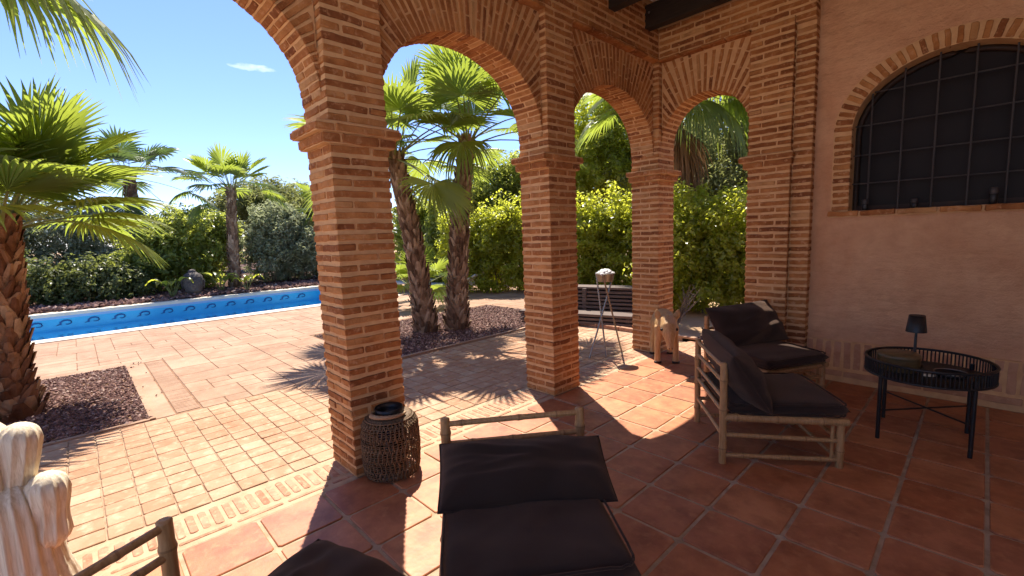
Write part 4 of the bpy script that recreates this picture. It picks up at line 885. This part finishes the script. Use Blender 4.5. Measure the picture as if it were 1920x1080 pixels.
def lounge_chair(c, th, label, seed):
    t = thing('lounge_chair', label, 'lounge chair', (c[0], c[1], 0), th, GC); bm_ = [M['bamboo'], M['bamboo_node']]
    W_, D_, HP = .322, .345, .655
    for i, y in enumerate((W_, -W_)):
        s = MB(); pole(s, s, (-D_, y, 0), (-D_, y, HP), .0225, 3, seed + i); s.lathe([(.0225, 0), (.0215, .005), (.012, .009)], 12, 0, (-D_, y, HP - .004)); s.obj('back_post', bm_, t)
        s = MB(); pole(s, s, (D_ - .01, y, 0), (D_ - .01, y, .29), .022, 1, seed + 4 + i); pole(s, s, (D_ - .055, y, .04), (D_ - .055, y, .285), .010, 1, seed + 6 + i); s.obj('leg', bm_, t)
        s = MB(); pole(s, s, (-D_, y, .305), (D_ + .03, y, .29), .024, 3, seed + 8 + i); s.obj('seat_rail', bm_, t)
        s = MB(); pole(s, s, (-D_, y, .19), (D_, y, .17), .0145, 2, seed + 10 + i); pole(s, s, (-D_, y, .055), (D_, y, .05), .0145, 3, seed + 12 + i); s.obj('side_stretcher', bm_, t)
    for k, z in enumerate((.632, .535, .435, .345, .19)):
        s = MB(); pole(s, s, (-D_, W_ - .01, z + .004), (-D_, -W_ + .01, z - .003), .0135, 3, seed + 20 + k); s.obj('back_rail', bm_, t)
    for k, (z, r) in enumerate(((.275, .02), (.175, .0135), (.05, .0135))):
        s = MB(); pole(s, s, (D_ - .01, W_, z), (D_ - .01, -W_, z), r, 3, seed + 30 + k); s.obj('front_rail', bm_, t)
    s = MB()
    for k in range(8): s.tube([(-D_ + .05 + k * .088, W_ - .01, .302), (-D_ + .05 + k * .088, -W_ + .01, .302)], .011, 8)
    s.obj('seat_slat', bm_, t)
    V, F = cushion(.70, .665, .085, seed, 30, 30, wr=.006, boxy=True); V += np.array([.035, 0, .358]); o = np_obj('seat_cushion', V, F, M['fabric'], t, True); weld(o)
    s = MB()
    for zz in (.042, -.040):
        pts = []
        for q in range(64):
            a = 2 * math.pi * q / 64; ca_, sa_ = math.cos(a), math.sin(a); e_ = .16
            pts.append(Vector((.035 + .345 * math.copysign(abs(ca_) ** e_, ca_), .328 * math.copysign(abs(sa_) ** e_, sa_), .358 + zz * .80 + .003 * math.sin(q * 1.7))))
        s.tube(pts + [pts[0]], .0052, 6)
    s.obj('piping', M['fabric'], o)
    return t
def pillow(label, c, th, loc, tilt, roll, seed, size=(.44, .73, .17), yaw=0):
    V, F = cushion(size[0], size[1], size[2], seed, 40, 52, ear=.022, wr=.016)
    Mx = Matrix.Translation((c[0], c[1], 0)) @ Matrix.Rotation(th, 4, 'Z') @ Matrix.Translation(loc) @ Matrix.Rotation(yaw, 4, 'Z') @ Matrix.Rotation(roll, 4, 'X') @ Matrix.Rotation(tilt, 4, 'Y')
    o = np_obj('pillow', V, F, M['fabric'], None, True); weld(o); o.matrix_world = Mx
    s = MB(); ex, ey = size[0] / 2, size[1] / 2; pts = []
    for u in np.linspace(-1, 1, 15): pts.append((u * ex * (1 - .0) , -ey * (1 - .022 * (1 - u * u)), 0))
    for v in np.linspace(-1, 1, 21)[1:]: pts.append((ex * (1 - .035 * (1 - v * v)), v * ey, 0))
    for u in np.linspace(1, -1, 15)[1:]: pts.append((u * ex, ey * (1 - .022 * (1 - u * u)), 0))
    for v in np.linspace(1, -1, 21)[1:]: pts.append((-ex * (1 - .035 * (1 - v * v)), v * ey, 0))
    s.tube(pts, .0045, 6); s.obj('seam', M['fabric'], o)
    return tag(o, label, 'pillow', 'black back pillows on the lounge chairs')
cA, tA = (1.443, -1.846), R(-37.3); cB, tB = (1.411, -3.074), R(27.3); cC, tC = (1.67, .255), R(37.3); cD, tD = (1.315, 1.385), R(-26.6)
lounge_chair(cA, tA, 'bamboo lounge chair in the foreground centre, its seat facing the camera', 100)
lounge_chair(cB, tB, 'bamboo lounge chair cut off by the bottom left picture edge', 200)
lounge_chair(cC, tC, 'bamboo lounge chair seen from its open ladder back, facing the round tray table', 300)
lounge_chair(cD, tD, 'bamboo lounge chair farthest away, against the last brick pier, with sunlight on its seat', 400)
pillow('black pillow on the foreground centre lounge chair, in front of the bamboo rails', cA, tA, (-.135, .02, .475), R(30), R(-2.0), 1, (.315, .74, .21))
pillow('black pillow on the cut off lounge chair at the bottom left', (1.50, -2.78), R(27.3), (.0, .0, .475), R(10), R(-4), 2, (.42, .70, .19))
pillow('black pillow on the chair facing the tray table, sagging against the ladder back', cC, tC, (-.20, -.035, .55), R(57), R(2), 3, (.43, .74, .21))
pillow('black pillow on the farthest lounge chair, with a sunlit upper corner', cD, tD, (-.20, .02, .575), R(54), R(2), 4, (.43, .74, .21))

# round tray table
tt = thing('tray_table', 'round black metal tray table with a slatted rim and crossed legs', 'table', (2.45, 1.08, 0)); RT = .335
for k in range(4):
    a = R(228 + 90 * k); s = MB(); s.tube([((RT - .012) * math.cos(a), (RT - .012) * math.sin(a), 0), ((RT - .012) * math.cos(a), (RT - .012) * math.sin(a), .50)], .0125, 12); s.obj('leg', M['black_metal'], tt)
for k in range(2):
    a = R(228 + 90 * k); s = MB(); e = Vector((math.cos(a), math.sin(a), 0)) * (RT - .012); s.tube([e + Vector((0, 0, .20 + .008 * k)), -e + Vector((0, 0, .20 + .008 * k))], .006, 8); s.obj('cross_stretcher', M['black_metal'], tt)
s = MB(); s.lathe([(.001, .447), (RT, .447), (RT + .002, .452), (RT, .457), (.001, .457)], 64); s.obj('tray', M['black_metal'], tt)
s = MB()
def torus(mb, R_, z, r, n=72, m=8, c=(0, 0)):
    mb.add([(c[0] + (R_ + r * math.cos(2 * math.pi * j / m)) * math.cos(2 * math.pi * i / n), c[1] + (R_ + r * math.cos(2 * math.pi * j / m)) * math.sin(2 * math.pi * i / n), z + r * math.sin(2 * math.pi * j / m)) for i in range(n) for j in range(m)],
           [(i * m + j, ((i + 1) % n) * m + j, ((i + 1) % n) * m + (j + 1) % m, i * m + (j + 1) % m) for i in range(n) for j in range(m)], 0, True)
torus(s, RT, .545, .009); torus(s, RT, .447, .008); s.obj('rim', M['black_metal'], tt)
s = MB()
for k in range(96):
    a = 2 * math.pi * k / 96; s.tube([(RT * math.cos(a), RT * math.sin(a), .447), (RT * math.cos(a), RT * math.sin(a), .545)], .0048, 6)
s.obj('rim_slats', M['black_metal'], tt)
lm = thing('table_lamp', 'small black table lamp with a tapered shade on the tray table', 'lamp', (2.37, 1.24, .457))
s = MB(); s.lathe([(.001, 0), (.052, 0), (.052, .010), (.010, .016), (.008, .25)], 24); s.obj('stem', M['black_metal'], lm)
s = MB(); s.lathe([(.060, .245), (.046, .365), (.044, .365), (.058, .247)], 28, cap=False); s.lathe([(.001, .362), (.044, .362)], 28, cap=False); s.obj('lamp_shade', M['black_metal'], lm)
gb = thing('round_box', 'low round olive brown box on the left of the tray table', 'box', (2.30, 1.05, .458))
s = MB(); s.lathe([(.001, 0), (.112, 0), (.118, .006), (.119, .088)], 40, cap=False); s.obj('box_body', M['brown_box'], gb)
s = MB(); s.lathe([(.121, .088), (.123, .092), (.122, .112), (.114, .118), (.001, .119)], 40, cap=False); s.obj('lid', M['brown_box'], gb)
at_ = thing('ashtray', 'flat round black dish with a shiny rim on the right of the tray table', 'dish', (2.57, 1.07, .458))
s = MB(); s.lathe([(.001, 0), (.075, 0), (.088, .022), (.083, .022), (.070, .006), (.001, .006)], 32, cap=False); s.obj('dish', M['black_metal'], at_)
s = MB(); torus(s, .0855, .024, .0035, 40, 6); s.obj('rim', M['steel'], at_)
kk = thing('lighter', 'small pale metal lighter lying between the brown box and the dish', 'lighter', (2.465, .965, .458), R(25))
s = MB(); s.brick((0, 0, .008), (X, Y, Z), (.028, .010, .007), 0, .0003, .003); s.obj('lighter_body', M['paper'], kk); s = MB(); s.brick((.036, 0, .008), (X, Y, Z), (.008, .009, .006), 0, .0003, .002); s.obj('cap', M['steel'], kk)

# wicker lantern
la = thing('wicker_lantern', 'brown woven wicker lantern with a black collar and rope handle', 'lantern', (.085, -1.71, 0)); random.seed(88)
def lr(z): return .168 + .012 * math.sin(math.pi * z / .37) - (.03 * max(0, (z - .33) / .05) ** 2 if z > .33 else 0) - (.02 * max(0, (.03 - z) / .03) ** 2 if z < .03 else 0)
s = MB()
for k in range(84):
    a = 2 * math.pi * k / 84; tw = .05 * (1 if k % 2 else -1)
    s.tube([((lr(z) + .004 * math.sin(z * 90 + k * 3.1)) * math.cos(a + tw * math.sin(z * 45)), (lr(z) + .004 * math.sin(z * 90 + k * 3.1)) * math.sin(a + tw * math.sin(z * 45)), z) for z in [.012 + .37 * i / 16 for i in range(17)]], .0042 if k % 8 else .007, 5)
for i in range(26):
    z = .016 + i * .0143; n_ = 64; ph = i * 1.7
    s.tube([((lr(z) + .006 * math.sin(k * math.pi + i * math.pi)) * math.cos(2 * math.pi * k / n_), (lr(z) + .006 * math.sin(k * math.pi + i * math.pi)) * math.sin(2 * math.pi * k / n_), z + .0025 * math.sin(k * 1.3 + ph)) for k in range(n_ + 1)], .0032, 5)
s.obj('basket', M['wicker'], la)
s = MB(); s.lathe([(lr(.372), .372), (.135, .386), (.085, .388), (.080, .384), (.13, .378)], 48, cap=False); torus(s, lr(.37), .374, .006, 60, 6); s.obj('shoulder', M['wicker'], la)
s = MB(); s.lathe([(.084, .378), (.086, .40), (.088, .432), (.084, .434), (.078, .40), (.076, .378), (.001, .30)], 40, cap=False); s.obj('collar', M['black_metal'], la)
s = MB(); s.lathe([(.001, .004), (.125, .004), (.13, .012), (.11, .014), (.001, .014)], 32, cap=False); s.obj('base_plate', M['steel'], la)
s = MB(); s.lathe([(.085, .014), (.088, .02), (.088, .36), (.085, .36), (.085, .022), (.001, .018)], 32, cap=False); s.obj('glass_liner', M['clear_glass'], la)
s = MB(); s.lathe([(.045, .02), (.046, .17), (.04, .175), (.001, .168)], 20); s.obj('candle', M['paper'], la)
s = MB(); hp = []
for i in range(25):
    u = i / 24; a = R(-118) + R(150) * u; hp.append(Vector(((.108 + .02 * math.sin(math.pi * u)) * math.cos(a), (.108 + .02 * math.sin(math.pi * u)) * math.sin(a), .398 + .012 * math.sin(math.pi * u))))
for st_ in range(3): s.tube([p + Vector((math.cos(i * 1.1 + st_ * 2.09) * .006, math.sin(i * 1.1 + st_ * 2.09) * .006, math.sin(i * 1.1 + st_ * 2.09 + .8) * .006)) for i, p in enumerate(hp)], .0085, 6)
s.obj('rope_handle', M['rope'], la)

# tripod brazier
br = thing('tripod_brazier', 'slim steel tripod brazier with a small bowl heaped with white stones', 'brazier', (-.47, 1.51, 0))
for k, (fx_, fy_, tx, ty) in enumerate(((-.05, -.27, .05, .105), (.05, -.07, -.115, -.02), (.02, .30, .04, -.105))):
    s = MB(); a, b = Vector((fx_, fy_, 0)), Vector((tx, ty, .985)); s.tube([a, b], .0105, 8); s.obj('leg', M['steel'], br)
s = MB(); s.lathe([(.001, .90), (.085, .90), (.092, .905), (.112, .995), (.116, .997), (.107, 1.0), (.088, .912), (.001, .908)], 32, cap=False); s.obj('bowl', M['steel'], br)
random.seed(5)
for i in range(26):
    a = i * 2.4; r_ = .10 * math.sqrt((i + .5) / 26); z_ = .99 + .045 * (1 - (r_ / .1) ** 2); q = MB(); rr = random.uniform(.018, .028)
    q.lathe([(rr * math.sin(math.pi * u / 6) * random.uniform(.85, 1.1) + .0005, -rr * .75 * math.cos(math.pi * u / 6)) for u in range(7)], 9, 0, (0, 0, 0)); o = q.obj('pebble', M['white_stone'])
    o.location = (-.47 + r_ * math.cos(a), 1.51 + r_ * math.sin(a), z_); o.rotation_euler = (random.uniform(-.4, .4), random.uniform(-.4, .4), a)
    tag(o, 'white rounded stone heaped in the bowl of the tripod brazier', 'stone', 'white stones in the tripod brazier')

# carved wooden tapir
def loft(mb, sp, n=18):
    rings = []
    for (c, rx, rz, d) in sp:
        c = Vector(c); d = Vector(d).normalized(); sd_ = d.cross(Vector((0, 0, 1)));  sd_ = sd_.normalized() if sd_.length > .1 else Vector((0, 1, 0)); u_ = sd_.cross(d).normalized()
        rings.append([c + sd_ * (rx * math.cos(2 * math.pi * j / n)) + u_ * (rz * math.sin(2 * math.pi * j / n)) for j in range(n)])
    mb.ring(rings, 0, True, True)
tp = thing('carved_animal', 'pale carved wooden tapir figure with a long drooping snout beside the corner pier', 'wooden figure', (.155, 1.775, 0), R(-54))
s = MB()
loft(s, [((-.30, 0, .40), .03, .04, (1, 0, 0)), ((-.285, 0, .405), .085, .095, (1, 0, 0)), ((-.23, 0, .42), .118, .128, (1, 0, 0)), ((-.12, 0, .435), .130, .140, (1, 0, 0)), ((.0, 0, .44), .130, .142, (1, 0, .0)), ((.12, 0, .44), .122, .138, (1, 0, -.1)), ((.20, 0, .43), .105, .128, (1, 0, -.3)), ((.25, 0, .42), .07, .09, (1, 0, -.4)), ((.27, 0, .41), .03, .04, (1, 0, -.4))])
loft(s, [((.14, 0, .47), .075, .10, (1, 0, -.3)), ((.22, 0, .465), .096, .108, (1, 0, -.5)), ((.29, 0, .425), .090, .094, (.8, 0, -.8)), ((.335, 0, .365), .074, .074, (.5, 0, -1)), ((.368, 0, .305), .049, .052, (.4, 0, -1)), ((.390, 0, .255), .036, .038, (.35, 0, -1)), ((.404, 0, .222), .034, .034, (.3, 0, -1)), ((.408, 0, .205), .024, .022, (.3, 0, -1))])
for sx_, y_, xf, yf in ((.15, .082, .165, .098), (.15, -.082, .165, -.098), (-.205, .082, -.235, .10), (-.205, -.082, -.235, -.10)):
    loft(s, [((sx_, y_, .42), .052, .062, (0, 0, -1)), ((sx_ * .98 + xf * .02, y_, .32), .046, .052, (0, 0, -1)), ((sx_ * .5 + xf * .5, yf, .20), .036, .038, (0, 0, -1)), ((xf, yf, .09), .033, .034, (0, 0, -1)), ((xf, yf, .035), .037, .038, (0, 0, -1)), ((xf + .008, yf, .0), .040, .043, (0, 0, -1))], 14)
for sg in (-1, 1):
    loft(s, [((.195, sg * .075, .50), .020, .030, (0, sg * .5, 1)), ((.200, sg * .100, .545), .017, .040, (0, sg * .4, 1)), ((.200, sg * .112, .59), .012, .030, (0, sg * .2, 1)), ((.20, sg * .115, .625), .004, .008, (0, 0, 1))], 12)
loft(s, [((-.30, 0, .42), .018, .018, (-1, 0, -.6)), ((-.325, 0, .37), .012, .012, (-.3, 0, -1)), ((-.33, 0, .33), .006, .006, (0, 0, -1))], 8)
body = s.obj('body', M['carved'], tp)
md = body.modifiers.new('r', 'REMESH'); md.mode = 'VOXEL'; md.voxel_size = .009
m2 = body.modifiers.new('s', 'SMOOTH'); m2.factor = .6; m2.iterations = 4
bpy.context.view_layer.update()
me = bpy.data.meshes.new_from_object(body.evaluated_get(bpy.context.evaluated_depsgraph_get())); body.modifiers.clear(); body.data = me
me.polygons.foreach_set('use_smooth', [True] * len(me.polygons))
for sg in (-1, 1):
    q = MB(); q.lathe([(.017 * math.sin(math.pi * u / 6) + .0003, -.017 * math.cos(math.pi * u / 6)) for u in range(7)], 10, 0, (.335, sg * .078, .415)); q.obj('eye', M['carved_dark'], tp)
    q = MB(); q.lathe([(.006 * math.sin(math.pi * u / 6) + .0003, -.006 * math.cos(math.pi * u / 6)) for u in range(7)], 8, 0, (.436, sg * .015, .226)); q.obj('nostril', M['carved_dark'], tp)

for xf, yf in ((.165, .098), (.165, -.098), (-.235, .10), (-.235, -.10)):
    q = MB(); q.lathe([(.034, 0), (.042, .002), (.041, .018), (.034, .022)], 14, 0, (xf + .012, yf, 0)); q.obj('hoof', M['carved_dark'], tp)
# carved cactus
ca = thing('carved_cactus', 'cream ribbed carved cactus figure cut off by the bottom left corner', 'sculpture', (.155, -3.41, 0), R(35))
def ribbed(mb, path, rads, nr=14, depth=.11, n=126):
    path = [Vector(p) for p in path]; rings = []
    for i, p in enumerate(path):
        t_ = (path[min(i + 1, len(path) - 1)] - path[max(i - 1, 0)]).normalized(); a = t_.cross(Vector((0, 1, 0))).normalized(); b = t_.cross(a).normalized()
        rings.append([p + (a * math.cos(2 * math.pi * j / n) + b * math.sin(2 * math.pi * j / n)) * rads[i] * (1 - depth * abs(math.sin(nr * math.pi * j / n + .25 * math.sin(i * .8))) ** .7) for j in range(n)])
    mb.ring(rings, 0, True, True)
def dome(p0, p1, r, k=9): 
    p0, p1 = Vector(p0), Vector(p1); L_ = (p1 - p0).length; P_, R_ = [], []
    for i in range(8): P_.append(p0.lerp(p1, i / 8 * (1 - r / L_))); R_.append(r * (.93 + .07 * math.sin(i)))
    for i in range(k): a = math.pi / 2 * i / (k - 1); P_.append(p1 - (p1 - p0).normalized() * r * (1 - math.sin(a))); R_.append(max(.004, r * math.cos(a)))
    return P_, R_
s = MB(); P_, R_ = dome((0, 0, 0), (.0, 0, .90), .125); R_ = [r * (1.25 - .25 * min(1, i / 7)) for i, r in enumerate(R_)]; ribbed(s, P_, R_); s.obj('column', M['cactus'], ca)
s = MB(); P_, R_ = dome((.02, .03, .30), (.125, .085, .865), .066); ribbed(s, P_, R_, 11); s.obj('arm', M['cactus'], ca)
s = MB(); P_, R_ = dome((.15, .10, .36), (.185, .10, .665), .068); R_[0] *= .5; R_[1] *= .85; ribbed(s, P_, R_, 11); s.obj('arm', M['cactus'], ca)
s = MB(); P_, R_ = dome((.07, .05, 0), (.07, .05, .66), .115); R_ = [r * (1.75 - .75 * min(1, i / 8)) for i, r in enumerate(R_)]; ribbed(s, P_, R_, 19); s.obj('foot', M['cactus'], ca)

# stacked planks, loungers, stone head
pk = thing('plank_stack', 'two tiers of weathered brown planks beyond the terrace, behind the tripod brazier', 'planks', (-1.95, 2.95, 0), R(17)); random.seed(9)
for tier, (y0, z0, n_) in enumerate(((-.30, .03, 3), (.10, .03, 9))):
    for k in range(n_):
        s = MB(); off = random.uniform(-.03, .03); z_ = z0 + k * .062
        s.brick((off, y0 + .17 + random.uniform(-.015, .015) + (.012 * k if tier else 0), z_ + .022), (X, Y, Z), (1.0, .16, .0195), 0, .003, .004, 5); s.obj('plank', M['plank'], pk)
    for x_ in (-.85, 0, .85):
        s = MB(); s.box((x_ - .03, y0 + .05, 0), (x_ + .03, y0 + .30, z0 + n_ * .062 - .04)); s.obj('batten', M['plank'], pk)
s = MB(); random.seed(10)
for k in range(6): slab(s, -2.3 + k * .40, -1.91 + k * .40, 2.765, 2.83, .05, .08, .002, .006, .006)
o = s.obj('terrace_kerb', [M['border_brick'], M['border_mortar']]); o['kind'] = 'structure'
def lounger(label, loc, rz, prof, wd):
    t = thing('sun_lounger', label, 'sun lounger', loc, rz, 'white sun loungers by the pool'); s = MB()
    up = [[(x_, -wd / 2, z_), (x_, -wd / 4, z_ - .02), (x_, wd / 4, z_ - .02), (x_, wd / 2, z_), (x_, wd / 2, z_ - .05), (x_, wd / 4, z_ - .07), (x_, -wd / 4, z_ - .07), (x_, -wd / 2, z_ - .05)] for x_, z_ in prof]
    s.ring(up, 0, True, True); s.obj('shell', M['white_shell'], t); s = MB()
    for x_ in (prof[1][0] + .1, prof[-2][0] - .1):
        for y_ in (-wd * .38, wd * .38): s.tube([(x_, y_, 0), (x_, y_, .24)], .016, 8)
    s.obj('legs', M['steel'], t)
lounger('white moulded sun lounger behind the left palm trunk', (-9.0, 4.3, 0), R(70), [(-.9, .26), (-.4, .24), (.1, .27), (.4, .30), (.75, .52), (.95, .66)], .75)
lounger('slim white sun lounger with a raised back, right of the twin palm trunks', (-7.3, 4.25, 0), R(28), [(-.9, .24), (-.3, .23), (.1, .25), (.45, .34), (.8, .52)], .55)
# stone head
sh = thing('stone_head', 'dark cast stone head with curled hair and a top knot at the pool edge', 'statue', (-13.35, -.62, .03), R(-12))
nu, nv = 40, 48; V = []
for i in range(nv + 1):
    v = i / nv; z_ = .80 * v
    pr = [(0, .17), (.06, .19), (.14, .185), (.22, .225), (.4, .262), (.58, .278), (.72, .268), (.82, .21), (.875, .13), (.90, .105), (.95, .10), (.99, .05), (1.0, .012)]
    r_ = np.interp(v, [p[0] for p in pr], [p[1] for p in pr])
    for j in range(nu):
        a = 2 * math.pi * j / nu; f = math.cos(a); x_ = r_ * math.cos(a) * 1.0; y_ = r_ * math.sin(a) * .92
        da_ = math.atan2(math.sin(a), math.cos(a)); g_ = lambda a0, v0, sa, sv: math.exp(-((da_ - a0) / sa) ** 2 - ((v - v0) / sv) ** 2)
        e = .055 * g_(0, .43, .16, .07) + .02 * g_(0, .50, .10, .07) + .022 * g_(0, .315, .28, .022) + .02 * g_(0, .28, .26, .02) - .018 * g_(0, .298, .3, .008) + .02 * g_(0, .2, .35, .05)
        for sg in (-1, 1): e += -.03 * g_(sg * .42, .535, .2, .035) + .016 * g_(sg * .42, .52, .16, .016) + .018 * g_(sg * .42, .585, .25, .018)
        if v > .64 or abs(da_) > 1.75: e += .009 * (math.sin(22 * a) * math.sin(v * 95))
        V.append((x_ + e * math.cos(a), y_ + e * math.sin(a), z_))
s = MB(); s.add(V, [(i * nu + j, i * nu + (j + 1) % nu, (i + 1) * nu + (j + 1) % nu, (i + 1) * nu + j) for i in range(nv) for j in range(nu)], 0, True); s.obj('head', M['statue'], sh)
for sg in (-1, 1):
    s = MB(); loft(s, [((-.01, sg * .245, .50), .02, .03, (0, 0, -1)), ((-.01, sg * .268, .44), .028, .045, (0, 0, -1)), ((-.01, sg * .262, .34), .022, .035, (0, 0, -1)), ((0, sg * .25, .25), .018, .028, (0, 0, -1)), ((0, sg * .245, .22), .01, .012, (0, 0, -1))], 10); s.obj('ear', M['statue'], sh)
